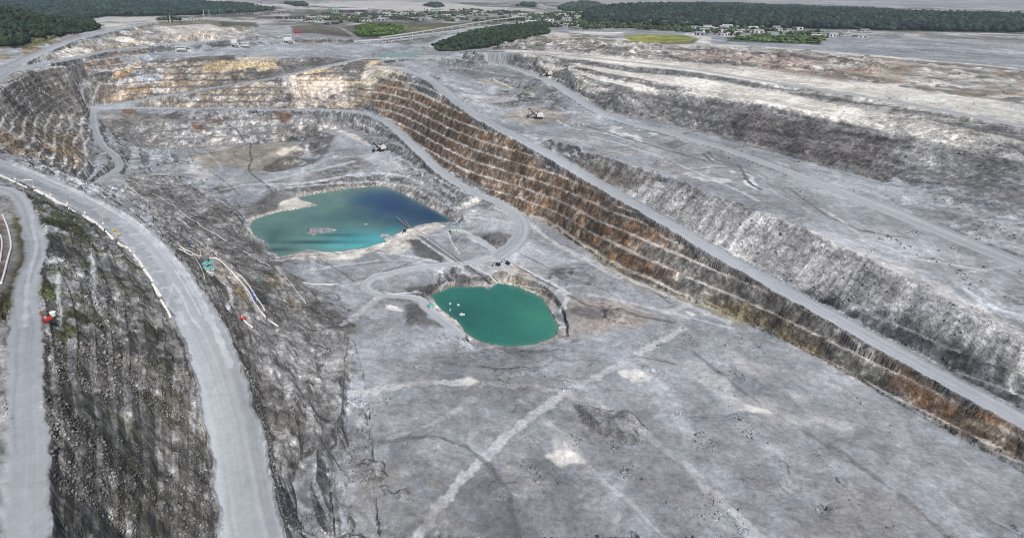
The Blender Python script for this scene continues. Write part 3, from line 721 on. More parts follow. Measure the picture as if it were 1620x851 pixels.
paint([(900,488),(960,488),(1000,500),(960,506),(900,500)], (.13, .13, .13), 4, 'all', .7, wob=2)
paint([(790,425),(830,420),(870,445),(830,452),(790,445)], (.31, .265, .22), 7, 'all', .6)
for q in ([(925,462),(945,466),(938,470)], [(1080,490),(1100,498),(1095,500)], [(1040,500),(1052,504),(1046,507)]):
    paint(q, (.66, .65, .62), 2, 'all', .85, wob=2)
# slope between the haul road and the pond
paint('pondslope', (.205, .20, .195), 8, 'all', .75)
paint('pondslope', (.12, .115, .11), 8, 'all', .75, (30, .1, 0), s=33)
paint('pondslope', (.30, .30, .30), 8, 'all', .5, (18, .35, 0), s=34)
paint([(300,370),(345,400),(380,440),(400,500),(380,500),(350,440),(310,395)], (.36, .34, .31), 5, 'all', .6)
for q in ([(415,425),(440,432),(450,460),(480,490),(460,500),(420,450)], [(370,440),(385,445),(400,480),(390,490),(372,465)]):
    paint(q, (.22, .16, .07), 6, 'all', .7, (15, .0, 0), s=35)
paint([(404,462),(420,464),(428,484),(412,490),(404,476)], (.055, .06, .065), 2, 'all', .9, wob=.5)
paint([(330,285),(380,300),(395,345),(360,345),(320,310)], (.13, .12, .11), 8, 'all', .6, (26, 0, 0), s=36)
# left bank
paint('leftbank', (.185, .175, .16), 5, 'face', .8)
paint('leftbank', (.20, .20, .205), 5, 'flat', .7)
paint('leftbank', (.30, .295, .285), 5, 'all', .45, (14, .3, 0), s=37)
paint('leftbank', (.10, .10, .095), 5, 'all', .6, (22, .1, 0), s=47)
for q, c in (([(45,308),(100,330),(130,355),(110,368),(75,365),(55,340)], (.062, .068, .028)), ([(110,355),(150,375),(150,400),(120,385)], (.06, .065, .035)),
          ([(52,440),(95,425),(110,445),(90,462),(60,465)], (.068, .078, .024)), ([(125,445),(145,440),(145,480),(128,480)], (.06, .065, .03)), ([(100,490),(130,500),(120,530),(95,530)], (.06, .065, .03))):
    paint(q, c, 5, 'all', .9, (14, -.35, 0), wob=2, s=38)
paint([(50,340),(230,420),(280,516),(300,851),(60,851)], (.08, .083, .05), 6, 'all', .6, (20, .28, 0), s=39)
paint('farleft', (.20, .195, .19), 3, 'all', .8)
paint([(17,335),(33,345),(46,380),(42,420),(30,450),(5,516),(-30,560),(-10,480),(28,420),(32,390),(20,360)], (.085, .082, .03), 3, 'all', .9, wob=1)
paint([(-100,330),(5,345),(8,380),(2,430),(-10,480),(-100,500)], (.16, .10, .085), 3, 'all', .85)
# high ground: tailings plain, scrub, lagoon, forest soil
farm = ss(2000, 2600, RR)[None] * np.ones_like(GX)
mixc(farm * .9, (.36 + .07 * fbm(GX, GY, 700, 3, 81) + .08 * n1)[..., None] * np.array([1.0, 1.0, 1.0]))
mixc(farm * ss(.12, .3, fbm(GX * .5, GY, 300, 4, 82)) * .85 * (1 - ss(5500, 8000, RR)[None]), (.10, .105, .085))
fb = fbm(GX * .8, GY * .6, 110, 4, 77, .6); fw = fbm(GX, GY * .7, 60, 3, 78)
fm_ = farm * (1 - ss(4800, 6500, RR)[None])
mixc(fm_ * ss(.10, .3, fb) * .8, (.09, .095, .08)); mixc(fm_ * ss(.15, .35, -fb) * .7, (.52, .51, .50)); mixc(fm_ * ss(.35, .5, fw) * .7, (.20, .17, .14))
mixc(ss(9000, 14000, RR)[None] * np.ones_like(GX) * .8, (.22, .24, .24))
paint([(-100,72),(0,78),(40,74),(80,64),(120,52),(165,45),(130,30),(60,22),(0,10),(-100,8)], (.038, .052, .022), 10, 'all', .95)
paint([(45,44),(70,46),(84,56),(72,70),(50,74),(34,66)], (.10, .125, .045), 6, 'all', .85)
paint([(0,76),(50,72),(100,58),(120,52),(130,58),(70,82),(0,96)], (.23, .17, .10), 6, 'all', .7, (30, -.1, 0), s=40)
paint([(0,76),(50,74),(80,78),(60,82),(0,86)], (.09, .11, .04), 5, 'all', .7, (30, .1, 0), s=41)
paint([(-100,25),(170,27),(330,24),(420,18),(400,10),(300,2),(150,-10),(-100,-12)], (.035, .048, .028), 20, 'all', .95)
paint([(135,27),(250,27),(246,38),(200,46),(170,48),(150,40)], (.50, .49, .47), 10, 'all', .8, (60, -.3, 0), s=42)
paint([(240,36),(330,31),(400,44),(380,48),(330,38),(250,40)], (.12, .115, .07), 8, 'all', .7)
paint([(345,34),(405,36),(410,44),(350,40)], (.07, .075, .05), 6, 'all', .8)
paint([(460,42),(500,40),(540,46),(560,60),(500,54),(462,52)], (.10, .085, .06), 6, 'all', .85)
paint([(540,44),(600,36),(680,38),(740,36),(690,50),(620,62),(570,62)], (.085, .082, .055), 8, 'all', .8)
paint([(560,42),(585,37),(640,42),(640,52),(590,60),(565,58)], (.045, .07, .024), 6, 'all', .9)
paint([(618,40),(640,38),(648,48),(625,52)], (.12, .19, .05), 6, 'all', .8)
paint([(645,44),(700,42),(700,50),(650,52)], (.20, .21, .08), 6, 'all', .7, (30, -.1, 0), s=43)
paint([(684,72),(720,58),(790,42),(870,38),(865,55),(830,64),(760,78),(700,82)], (.032, .046, .022), 6, 'all', .95)
paint([(620,66),(700,58),(680,68),(640,72)], (.17, .17, .165), 5, 'all', .8)
paint([(560,14),(760,15),(830,21),(835,34),(700,36),(600,34),(520,38),(480,30)], (.20, .20, .20), 12, 'all', .8, (90, -.25, 0), s=81)
paint([(480,20),(600,16),(760,16),(830,22),(830,34),(600,34),(520,36)], (.09, .095, .075), 12, 'all', .7, (70, .1, 0), s=82)
paint([(1090,44),(1200,46),(1400,52),(1620,56),(1620,64),(1400,62),(1200,58),(1100,54)], (.15, .155, .16), 8, 'all', .8, (50, -.2, 0), s=83)
paint([(985,57),(1020,55),(1080,57),(1104,62),(1090,67),(1040,69),(1000,67)], (.26, .27, .055), 4, 'all', .95, wob=2)
paint([(985,57),(1020,55),(1080,57),(1104,62),(1090,67),(1040,69),(1000,67)], (.14, .17, .05), 4, 'all', .7, (30, .1, 0), s=84)
paint([(1000,66),(1040,68),(1090,66),(1104,62),(1098,70),(1040,72),(990,69)], (.12, .13, .05), 3, 'all', .8)
paint([(900,50),(985,52),(990,57),(900,56)], (.53, .52, .49), 4, 'all', .8)
paint([(1090,52),(1125,60),(1125,70),(1100,68),(1110,62),(1080,55)], (.53, .52, .49), 4, 'all', .85)
paint([(900,52),(960,58),(1010,68),(960,70),(900,64)], (.10, .105, .065), 5, 'all', .75, (30, -.1, 0), s=44)
paint([(925,22),(960,10),(1130,8),(1200,12),(1620,22),(1620,54),(1200,45),(1060,44),(1000,40),(925,36)], (.03, .043, .026), 15, 'all', .95)
paint([(900,36),(1000,34),(1080,42),(1060,50),(900,48)], (.045, .06, .03), 8, 'all', .8, (30, -.2, 0), s=45)
paint([(1150,60),(1200,55),(1300,60),(1300,72),(1200,68),(1150,66)], (.05, .075, .03), 6, 'all', .85)
paint([(600,2),(700,4),(820,18),(780,20),(640,18),(560,12),(450,8),(300,5),(430,12)], (.52, .51, .50), 40, 'all', .8)
# mottling of the broken rock: warped, drawn out, with seams and scraped streaks
wx = GX + 14 * fbm(GX, GY, 50, 2, 83); wy = GY + 14 * fbm(GX, GY, 50, 2, 84)
mt = fbm(wx, wy * .7, 34, 6, 85, .70); mt2 = fbm(wx * .7 + wy * .5, wy * .6 - wx * .3, 16, 5, 86, .68)
seam = ss(.90, .985, 1 - np.abs(fbm(wx, wy, 75, 3, 87))) ; seam2 = ss(.93, .99, 1 - np.abs(fbm(S, Z * .8, 26, 3, 88))) * FACE * RIBK
soft_ = 1 - ss(1800, 3000, RR)[None]
nb = fbm(S + Z * 1.5, Z * 3 - S * .5, 8, 3, 97, .65) * FACE
hue = fbm(S, np.floor((Z + 3) / 12.5) * 61.0, 70, 2, 98)
C *= np.exp((.30 * np.clip(zr_ + zl['far'] + zl['low'] + zl['topleft'], 0, 1) * nb))[..., None].astype(f32)
C *= np.exp((zl['far'] * FACE * hue)[..., None] * np.array([.30, .22, .05])).astype(f32)
dst = zl['dump'] * ss(.12, .3, SL0); sd_ = S + 5 * fbm(GX, GY, 35, 2, 20)
C *= np.exp(dst * (.34 * fbm(sd_, S * .03, 7, 4, 99, .6) + .22 * ss(.3, .6, fbm(sd_, S * .02, 14, 2, 96))))[..., None].astype(f32)
K4 = 1 - .75 * dst
mtb = fbm(wx, wy * .8, 80, 6, 93, .68); ltr = ss(.95, .985, 1 - np.abs(fbm(wx + 200, wy, 150, 2, 94)))
mt3 = fbm(wx, wy, 6, 3, 89, .7); pep = ss(.45, .8, fbm(GX, GY, 5, 2, 90)) 
C *= np.exp(K4 * soft_ * ((.07 + .23 * ss(.05, .25, SL0)) * mt3 + (.05 + .32 * ss(.1, .3, SL0)) * pep + (.17 + .15 * ss(.06, .2, SL0)) * np.tanh(2.0 * mt) + .17 * np.tanh(2.2 * mtb) * (1 - FACE) + .22 * ltr * (1 - FACE) + .20 * mt2 * (.4 + .6 * ss(.08, .25, SL0)) - .32 * seam * (.3 + .7 * ss(.05, .2, SL0)) - .55 * seam2))[..., None].astype(f32)
lum = C.mean(-1, keepdims=True); C *= np.where(RR[None, :, None] < 2200, (lum / .30) ** .14, 1.0).astype(f32) * .95
for a_ in STROKES: stroke(*a_)
for q, c_, k_ in (([(600,560),(760,570),(880,600),(820,660),(680,640)], (.19,.19,.195), .6), ([(900,640),(1100,640),(1250,720),(1100,800),(950,760)], (.20,.20,.21), .6), ([(560,720),(700,740),(760,851),(560,851)], (.22,.215,.21), .6),
                  ([(1050,540),(1200,580),(1350,680),(1250,690),(1100,610)], (.45,.45,.46), .6), ([(780,680),(900,700),(880,780),(780,760)], (.44,.43,.42), .5), ([(1300,760),(1450,800),(1500,851),(1300,851)], (.21,.20,.20), .6)):
    paint(q, c_, 10, 'all', k_, (45, -.15, 0), wob=2, s=70)
for q in ([(720,600),(745,596),(770,606),(740,612)], [(980,590),(1010,588),(1030,598),(1000,604)], [(860,720),(900,716),(920,730),(880,738)], [(1180,640),(1215,645),(1225,655),(1190,652)]):
    paint(q, (.62, .61, .59), 2, 'all', .85, wob=2)
# roads: compacted blue-grey gravel with tyre lines along them
tr = fbm(RDD + 1.5 * fbm(RDS, RDS * 0, 40, 2, 64), RDS * .010, 2.4, 3, 91); tr2 = fbm(RDD, RDS * .02, 10, 3, 92)
rc = .335 + .09 * RDF + .062 * tr + .055 * tr2 + .03 * n1 + .014 * n3
mixc(RD * .93, rc[..., None] * np.array([.93, 1.0, 1.09]))
for a_ in STROKES2: stroke(*a_)
C = np.clip(C, .012, .8)

# ------------------------------------------------------------------ materials
MATS = {}
def mat(name, col, rough=.7, metal=0, var=.12, scale=1.5, bump=0.0):
    if name in MATS: return MATS[name]
    m = bpy.data.materials.new(name); m.use_nodes = True; nt = m.node_tree; b = nt.nodes['Principled BSDF']
    b.inputs['Roughness'].default_value = rough; b.inputs['Metallic'].default_value = metal
    tc = nt.nodes.new('ShaderNodeTexCoord'); nz = nt.nodes.new('ShaderNodeTexNoise'); nz.inputs['Scale'].default_value = scale; nz.inputs['Detail'].default_value = 4
    nt.links.new(tc.outputs['Object'], nz.inputs['Vector'])
    mr = nt.nodes.new('ShaderNodeMapRange'); mr.inputs[1].default_value = .25; mr.inputs[2].default_value = .75; mr.inputs[3].default_value = 1 - var; mr.inputs[4].default_value = 1 + var
    nt.links.new(nz.outputs['Fac'], mr.inputs[0])
    vm = nt.nodes.new('ShaderNodeVectorMath'); vm.operation = 'SCALE'; vm.inputs[0].default_value = col[:3]
    nt.links.new(mr.outputs[0], vm.inputs['Scale']); nt.links.new(vm.outputs[0], b.inputs['Base Color'])
    MATS[name] = m
    return m
def attr_mat(name, rough, spec, scales, amount, bump_d, det=None):
    m = bpy.data.materials.new(name); m.use_nodes = True; nt = m.node_tree; N = nt.nodes; L = nt.links; b = N['Principled BSDF']
    b.inputs['Roughness'].default_value = rough; b.inputs['Specular IOR Level'].default_value = spec
    at_ = N.new('ShaderNodeAttribute'); at_.attribute_name = 'tint'; at_.attribute_type = 'GEOMETRY'
    geo = N.new('ShaderNodeNewGeometry')
    cur = at_.outputs['Color']; hs = []
    for sc, am in zip(scales, amount):
        nz = N.new('ShaderNodeTexNoise'); nz.inputs['Scale'].default_value = sc; nz.inputs['Detail'].default_value = 4; nz.inputs['Roughness'].default_value = .7
        L.new(geo.outputs['Position'], nz.inputs['Vector'])
        mr = N.new('ShaderNodeMapRange'); mr.inputs[1].default_value = .36; mr.inputs[2].default_value = .64; mr.inputs[3].default_value = 1 - am; mr.inputs[4].default_value = 1 + am
        L.new(nz.outputs['Fac'], mr.inputs[0])
        if det:      # fine grain is weaker on graded roads
            ml = N.new('ShaderNodeMix'); ml.data_type = 'FLOAT'; ml.inputs[2].default_value = 1.0
            L.new(at_.outputs['Alpha'], ml.inputs[0]); L.new(mr.outputs[0], ml.inputs[3]); res = ml.outputs[0]
        else: res = mr.outputs[0]
        vm = N.new('ShaderNodeVectorMath'); vm.operation = 'SCALE'; L.new(cur, vm.inputs[0]); L.new(res, vm.inputs['Scale']); cur = vm.outputs[0]; hs.append(nz)
    if det:          # open joints in the rock
        wp = N.new('ShaderNodeVectorMath'); wp.operation = 'MULTIPLY_ADD'; wp.inputs[1].default_value = (14, 14, 9)
        L.new(hs[0].outputs['Color'], wp.inputs[0]); L.new(geo.outputs['Position'], wp.inputs[2])
        vo = N.new('ShaderNodeTexVoronoi'); vo.feature = 'DISTANCE_TO_EDGE'; vo.inputs['Scale'].default_value = .085
        L.new(wp.outputs[0], vo.inputs['Vector'])
        vr = N.new('ShaderNodeMapRange'); vr.inputs[1].default_value = 0; vr.inputs[2].default_value = .10; vr.inputs[3].default_value = .62; vr.inputs[4].default_value = 1.0
        L.new(vo.outputs['Distance'], vr.inputs[0])
        pw_ = N.new('ShaderNodeMath'); pw_.operation = 'POWER'; pw_.inputs[1].default_value = 2.2; L.new(at_.outputs['Alpha'], pw_.inputs[0])
        ml = N.new('ShaderNodeMix'); ml.data_type = 'FLOAT'; ml.inputs[2].default_value = 1.0
        L.new(pw_.outputs[0], ml.inputs[0]); L.new(vr.outputs[0], ml.inputs[3])
        vm = N.new('ShaderNodeVectorMath'); vm.operation = 'SCALE'; L.new(cur, vm.inputs[0]); L.new(ml.outputs[0], vm.inputs['Scale']); cur = vm.outputs[0]
    L.new(cur, b.inputs['Base Color'])
    bp = N.new('ShaderNodeBump')
    if det: L.new(at_.outputs['Alpha'], bp.inputs['Strength'])
    bp.inputs['Distance'].default_value = bump_d
    L.new(hs[0].outputs['Fac'], bp.inputs['Height']); L.new(bp.outputs[0], b.inputs['Normal'])
    return m
def grid_mesh(name, X, Y, ZZ, col, m, keep=None, smooth=False):
    a, b = X.shape
    me = bpy.data.meshes.new(name)
    I = np.arange(a * b).reshape(a, b)
    q = np.stack([I[:-1, :-1], I[1:, :-1], I[1:, 1:], I[:-1, 1:]], -1).reshape(-1, 4)
    # keep normals upward whatever the grid's handedness
    p0 = np.array([X[0, 0], Y[0, 0]]); p1 = np.array([X[1, 0], Y[1, 0]]); p2 = np.array([X[0, 1], Y[0, 1]])
    if np.cross(p1 - p0, p2 - p0) < 0: q = q[:, ::-1]
    V = np.stack([X, Y, ZZ], -1).reshape(-1, 3).astype(f32)
    cc = col.reshape(-1, col.shape[-1])
    if keep is not None:
        kf = keep.reshape(-1)[q].all(1); q = q[kf]
        used = np.unique(q); rm = np.zeros(len(V), int); rm[used] = np.arange(len(used)); V = V[used]; cc = cc[used]; q = rm[q]
    nf = len(q)
    me.vertices.add(len(V)); me.vertices.foreach_set('co', V.ravel())
    me.loops.add(nf * 4); me.loops.foreach_set('vertex_index', q.ravel().astype(np.int32))
    me.polygons.add(nf); me.polygons.foreach_set('loop_start', np.arange(0, nf * 4, 4, dtype=np.int32))
    me.polygons.foreach_set('use_smooth', np.full(nf, smooth))
    me.update(calc_edges=True)
    at_ = me.attributes.new('tint', 'FLOAT_COLOR', 'POINT')
    at_.data.foreach_set('color', (cc if cc.shape[1] == 4 else np.column_stack([cc, np.ones(len(cc))])).astype(f32).ravel())
    me.materials.append(m)
    o = bpy.data.objects.new(name, me); COL.objects.link(o)
    return o
M_GROUND = attr_mat('rock_and_dust', .95, .15, (.28, .75, .11), (.34, .22, .30), 1.1, 'det')
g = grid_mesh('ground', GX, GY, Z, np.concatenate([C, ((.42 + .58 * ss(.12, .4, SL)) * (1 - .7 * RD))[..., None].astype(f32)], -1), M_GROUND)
g['kind'] = 'structure'

# ponds
M_WATER = attr_mat('pond_water', .12, .4, (.35, .02), (.04, .10), .12)
def water(name, PW, level, blobs, base_c):
    lo = PW.min(0) - 8; hi = PW.max(0) + 8; st_ = 2.5
    X, Y = np.meshgrid(np.arange(lo[0], hi[0], st_), np.arange(lo[1], hi[1], st_), indexing='ij')
    sd = sdist(X, Y, PW, 20)
    cc = np.zeros(X.shape + (3,)); cc[...] = base_c
    wn_ = fbm(X, Y, 60, 3, 95) 
    for (px, py, rx, ry, c, k) in blobs:
        q = W(px, py, level)
        m = np.clip(np.exp(-(((X - q[0]) / rx) ** 2 + ((Y - q[1]) / ry) ** 2) * (1 + .5 * wn_)) * k, 0, 1)[..., None]
        cc = cc * (1 - m) + np.array(c) * m
    sh_ = (1 - ss(0, 9, sd + wn_ * 4))[..., None] * .45
    cc = cc * (1 - sh_) + np.array((.10, .22, .20)) * sh_
    o = grid_mesh(name, X, Y, np.full(X.shape, float(level)), cc, M_WATER, keep=sd > -7)
    o['kind'] = 'structure'
    return o
water('pond_water', P1W, 0, [(622,325,58,70,(.014,.038,.115),.95),(680,342,60,50,(.010,.032,.095),.9),(590,312,45,40,(.018,.060,.14),.7),(592,384,62,30,(.10,.46,.50),.95),(555,388,50,16,(.10,.40,.42),.8),(560,372,60,30,(.04,.22,.26),.6),
      (495,383,62,7,(.016,.055,.065),.85),(440,395,25,8,(.016,.055,.065),.7),(430,378,8,26,(.03,.085,.085),.6),(525,372,40,5,(.03,.08,.09),.7),(440,370,30,40,(.045,.10,.09),.5),(540,345,60,40,(.02,.085,.11),.5)], (.115, .205, .18))
water('pond_water', P2W, 0, [(800,480,50,45,(.02,.12,.10),.5),(855,500,40,40,(.05,.23,.16),.6),(720,500,50,30,(.014,.06,.06),.5)], (.028, .15, .12))
water('pond_water', P3W, 147.8, [], (.17, .29, .27))

# ------------------------------------------------------------------ builders for things
def tag(o, label=None, cat=None, group=None, kind=None):
    if label: o['label'] = label
    if cat: o['category'] = cat
    if group: o['group'] = group
    if kind: o['kind'] = kind
    return o
def empty(name, loc, rz=0, label=None, cat=None, group=None):
    o = bpy.data.objects.new(name, None); COL.objects.link(o); o.location = loc; o.rotation_euler = (0, 0, rz)
    o.empty_display_size = 1
    return tag(o, label, cat, group)
class MB:
    def __init__(self): self.v = []; self.f = []
    def box(self, c, size, rz=0, ry=0, taper=1.0):
        sx, sy, sz = [q / 2 for q in size]; n = len(self.v)
        M = Matrix.Rotation(rz, 3, 'Z') @ Matrix.Rotation(ry, 3, 'Y')
        for z in (-1, 1):
            k = taper if z > 0 else 1
            for x, y in ((-1, -1), (1, -1), (1, 1), (-1, 1)):
                self.v.append(tuple(M @ Vector((x * sx * k, y * sy * k, z * sz)) + Vector(c)))
        self.f += [tuple(n + i for i in q) for q in ((3, 2, 1, 0), (4, 5, 6, 7), (0, 1, 5, 4), (1, 2, 6, 5), (2, 3, 7, 6), (3, 0, 4, 7))]
        return self
    def tube(self, pts, r, n=8, cap=True):
        pts = [Vector(p) for p in pts]; b0 = len(self.v)
        rs = r if isinstance(r, (list, tuple)) else [r] * len(pts)
        for i, p in enumerate(pts):
            t = (pts[min(i + 1, len(pts) - 1)] - pts[max(i - 1, 0)]).normalized()
            a = t.cross(Vector((0, 0, 1))); a = a.normalized() if a.length > .05 else Vector((1, 0, 0)); b = a.cross(t)
            for k in range(n):
                w = 2 * math.pi * k / n
                self.v.append(tuple(p + (a * math.cos(w) + b * math.sin(w)) * rs[i]))
        for i in range(len(pts) - 1):
            for k in range(n):
                q = b0 + i * n; self.f.append((q + k, q + (k + 1) % n, q + n + (k + 1) % n, q + n + k))
        if cap:
            self.f.append(tuple(b0 + k for k in range(n))[::-1]); e = b0 + (len(pts) - 1) * n; self.f.append(tuple(e + k for k in range(n)))
        return self
    def bar(self, a, b, w): return self.tube([a, b], w, 4)
    def prism(self, poly, x0, x1, axis='y'):
        """poly in the x-z plane, thickened along y"""
        n = len(self.v); m = len(poly)
        for y in (x0, x1):
            for p in poly: self.v.append((p[0], y, p[1]) if axis == 'y' else (y, p[0], p[1]))
        self.f.append(tuple(range(n, n + m))); self.f.append(tuple(range(n + 2 * m - 1, n + m - 1, -1)))
        for k in range(m): self.f.append((n + k, n + m + k, n + m + (k + 1) % m, n + (k + 1) % m))
        return self
    def build(self, name, m, parent=None, bevel=0, smooth=False, loc=None):
        me = bpy.data.meshes.new(name); me.from_pydata(self.v, [], self.f)
        bm = bmesh.new(); bm.from_mesh(me); bmesh.ops.recalc_face_normals(bm, faces=bm.faces)
        if bevel: bmesh.ops.bevel(bm, geom=list(bm.edges), offset=bevel, segments=1, affect='EDGES', clamp_overlap=True)
        if smooth:
            for f in bm.faces: f.smooth = True
        bm.to_mesh(me); bm.free(); me.materials.append(m)
        o = bpy.data.objects.new(name, me); COL.objects.link(o)
        if parent: o.parent = parent
        if loc is not None: o.location = loc
        return o
def dup(root, loc, rz, label=None, group=None, scale=None):
    r = root.copy(); COL.objects.link(r); r.location = loc; r.rotation_euler = (0, 0, rz)
    if label: r['label'] = label
    if group: r['group'] = group
    if scale: r.scale = scale
    for ch in root.children:
        c = ch.copy(); COL.objects.link(c); c.parent = r
        for g_ in ch.children:
            d_ = g_.copy(); COL.objects.link(d_); d_.parent = c
    return r
m_white = mat('white_paint', (.62, .62, .60), .5, var=.15, scale=.6)
m_cream = mat('cream_paint', (.60, .56, .42), .5, var=.15, scale=.6)
m_dark = mat('dark_steel', (.035, .035, .038), .6, .3, var=.3)
m_steel = mat('grey_steel', (.22, .23, .24), .5, .4, var=.25)
m_teal = mat('teal_roof_sheet', (.13, .42, .38), .5, var=.15, scale=.5)
m_green = mat('pale_green_sheet', (.25, .38, .33), .6, var=.15, scale=.1)
m_pipe = mat('white_plastic_pipe', (.66, .66, .63), .45, var=.12, scale=.2)
m_conc = mat('pale_concrete', (.68, .67, .64), .85, var=.2, scale=.4)
m_yel = mat('yellow_machine_paint', (.62, .46, .06), .45, var=.15)
m_red = mat('red_machine_paint', (.45, .035, .03), .45, var=.15)
m_blue = mat('blue_machine_paint', (.04, .10, .28), .45, var=.15)
m_tyre = mat('black_rubber', (.02, .02, .02), .9)
m_glass = mat('dark_window_glass', (.03, .04, .05), .12)
m_roofd = mat('dark_roof_sheet', (.06, .065, .07), .6, var=.2, scale=.05)
m_roofw = mat('pale_roof_sheet', (.50, .51, .52), .55, var=.15, scale=.05)
m_wall = mat('grey_wall_sheet', (.28, .29, .30), .7, var=.2, scale=.05)
m_bark = mat('bark', (.09, .07, .05), .9)

# ------------------------------------------------------------------ rope shovels
def make_shovel(loc, rz, paint_m, label):
    t = empty('mining_shovel', loc, rz, label, 'mining shovel', 'large electric shovels at work in the pit')
    for s_ in (-1, 1):
        c = MB(); c.prism([(-5.5, .9), (-4.6, 0), (4.6, 0), (5.5, .9), (5.2, 2.2), (4.2, 2.7), (-4.2, 2.7), (-5.2, 2.2)], s_ * 4.2 - 1.1, s_ * 4.2 + 1.1)
        c.build('crawler_track', m_dark, t)
    MB().box((0, 0, 2.6), (6, 6.6, 1.6)).build('undercarriage', m_dark, t)
    h = MB(); h.box((4.2, 0, 7.0), (11, 8.6, 5.8)); h.box((4.6, 0, 10.4), (9, 6.5, 1.2)); h.box((9.9, 0, 5.6), (1.8, 8.9, 3.6))
    hs = h.build('machinery_house', paint_m, t, .15)
    MB().box((4.2, 0, 3.75), (12.4, 9.8, .7)).build('deck', m_dark, t)
    cb = MB().box((-2.2, 3.2, 8.6), (3.0, 2.6, 3.6)).build('cab', paint_m, t, .1)
    MB().box((-3.75, 3.2, 9.2), (.12, 2.2, 1.6)).box((-2.2, 4.55, 9.2), (2.2, .12, 1.5)).build('window', m_glass, cb)
    b = MB()
    for s_ in (-1, 1): b.tube([(-1.2, s_ * 1.6, 4.6), (-9, s_ * 1.2, 11.5), (-15.5, s_ * .8, 17.5)], [.95, 1.0, .6], 6)
    for k in range(6):
        u = .1 + k * .15; x = -1.2 - 14.3 * u; z = 4.6 + 12.9 * u
        b.bar((x, -1.5, z), (x, 1.5, z), .3)
    b.build('boom', m_dark, t)
    MB().tube([(-15.5, -1.2, 17.5), (-15.5, 1.2, 17.5)], 1.3, 12).build('sheave', m_dark, t)
    MB().bar((-6, 0, 11.5), (-15.5, 0, 4.6), .75).build('dipper_stick', m_dark, t)
    d = MB(); d.prism([(-18.6, 2.2), (-15, 1.6), (-14.4, 5.4), (-17.4, 6.2)], -2.2, 2.2)
    for k in range(5): d.box((-18.9, -1.8 + .9 * k, 2.3), (1.0, .35, .4))
    d.build('dipper', m_dark, t)
    r = MB()
    for s_ in (-.6, .6): r.bar((-15.5, s_, 18.6), (2.5, s_, 13.2), .12); r.bar((-16.4, s_, 17.5), (-16.6, s_, 6), .12)
    r.build('hoist_rope', m_dark, t)
    g_ = MB()
    for s_ in (-2.4, 2.4): g_.bar((3.4, s_, 9.8), (.6, s_ * .6, 14.2), .35); g_.bar((-1.2, s_ * .7, 7), (.6, s_ * .6, 14.2), .35)
    g_.bar((.6, -1.6, 14.2), (.6, 1.6, 14.2), .35)
    g_.build('gantry', m_dark, t)
    return t
make_shovel(at(866, 121), math.radians(12), m_cream, 'cream mining shovel parked on the wide pale haul road high on the right')
make_shovel(at(850, 188), math.radians(-8), m_white, 'white mining shovel with dark boom standing in the round tan clearing')
make_shovel(at(602, 239), math.radians(35), m_white, 'white mining shovel at the foot of the curving ramp above the deep blue pond')

# ------------------------------------------------------------------ small excavators, trucks, machines
def make_excavator(loc, rz, paint_m, label, group='small excavators about the pit'):
    t = empty('excavator', loc, rz, label, 'excavator', group)
    for s_ in (-1, 1): MB().prism([(-2.6, .5), (-2.1, 0), (2.1, 0), (2.6, .5), (2.1, 1.1), (-2.1, 1.1)], s_ * 1.5 - .35, s_ * 1.5 + .35).build('crawler_track', m_tyre, t)
    MB().box((.6, 0, 2.1), (4.4, 3, 1.7)).box((2.4, 0, 2.0), (1, 3, 1.9)).build('body', paint_m, t, .1)
    cb = MB().box((-1.1, 1, 3.1), (1.6, 1.2, 1.7)).build('cab', paint_m, t, .08); MB().box((-1.95, 1, 3.2), (.08, 1, 1.2)).build('window', m_glass, cb)
    MB().tube([(-1.4, 0, 2), (-4.2, 0, 5.2), (-6.6, 0, 4.4)], [.4, .5, .3], 6).build('boom', paint_m, t)
    MB().bar((-6.3, 0, 4.9), (-8.0, 0, 1.6), .28).build('arm', paint_m, t)
    MB().prism([(-8.8, 1.0), (-8.2, .2), (-7.1, .5), (-7.4, 1.7)], -.7, .7).build('bucket', m_dark, t)
    return t
make_excavator(at(788, 420), .3, m_dark, 'black excavator beside the road bend, left one of the pair above the small pond')
make_excavator(at(803, 418), -.6, m_dark, 'black excavator beside the road bend, right one of the pair above the small pond')
make_excavator(at(640, 367), 1.2, m_dark, 'black excavator alone on the pale shore at the foot of the floating pump walkway')
make_excavator(at(738, 85), .2, m_dark, 'small dark excavator at the edge of the dark wood, left one of two')
make_excavator(at(750, 85), 2.6, m_dark, 'small dark excavator at the edge of the dark wood, right one of two')
make_excavator(at(388, 90), .5, m_steel, 'small grey excavator on the terrace just above the ochre bench')

def wheels(t, xs, y, r, w=.5):
    for x in xs:
        for s_ in (-1, 1):
            wl = MB().tube([(x, s_ * y - w / 2, r), (x, s_ * y + w / 2, r)], r, 12).build('wheel', m_tyre, t)
            MB().tube([(x, s_ * (y + w / 2) - .05, r), (x, s_ * (y + w / 2) + .05, r)], r * .5, 8).build('rim', m_steel, wl)
def make_box_truck(loc, rz, label):
    t = empty('box_truck', loc, rz, label, 'truck')
    MB().box((1.2, 0, 2.3), (8.4, 2.6, 2.6)).build('cargo_box', m_white, t, .08)
    c = MB().prism([(-3.3, .8), (-5.5, .8), (-5.5, 1.9), (-4.9, 3.1), (-3.3, 3.1)], -1.2, 1.2).build('cab', m_white, t, .06)
    MB().prism([(-5.56, 2.0), (-5.0, 3.0), (-5.06, 3.02), (-5.62, 2.02)], -1.05, 1.05).build('windscreen', m_glass, c)
    MB().box((0, 0, .8), (10.6, 1.2, .35)).build('chassis', m_dark, t)
    wheels(t, (-4.3, 2.6, 4.0), 1.1, .55)
    t.scale = (1.3, 1.3, 1.3)
    return t
make_box_truck(at(194, 306), 2.1, 'white box truck parked beside the white pipe loops on the left slope')
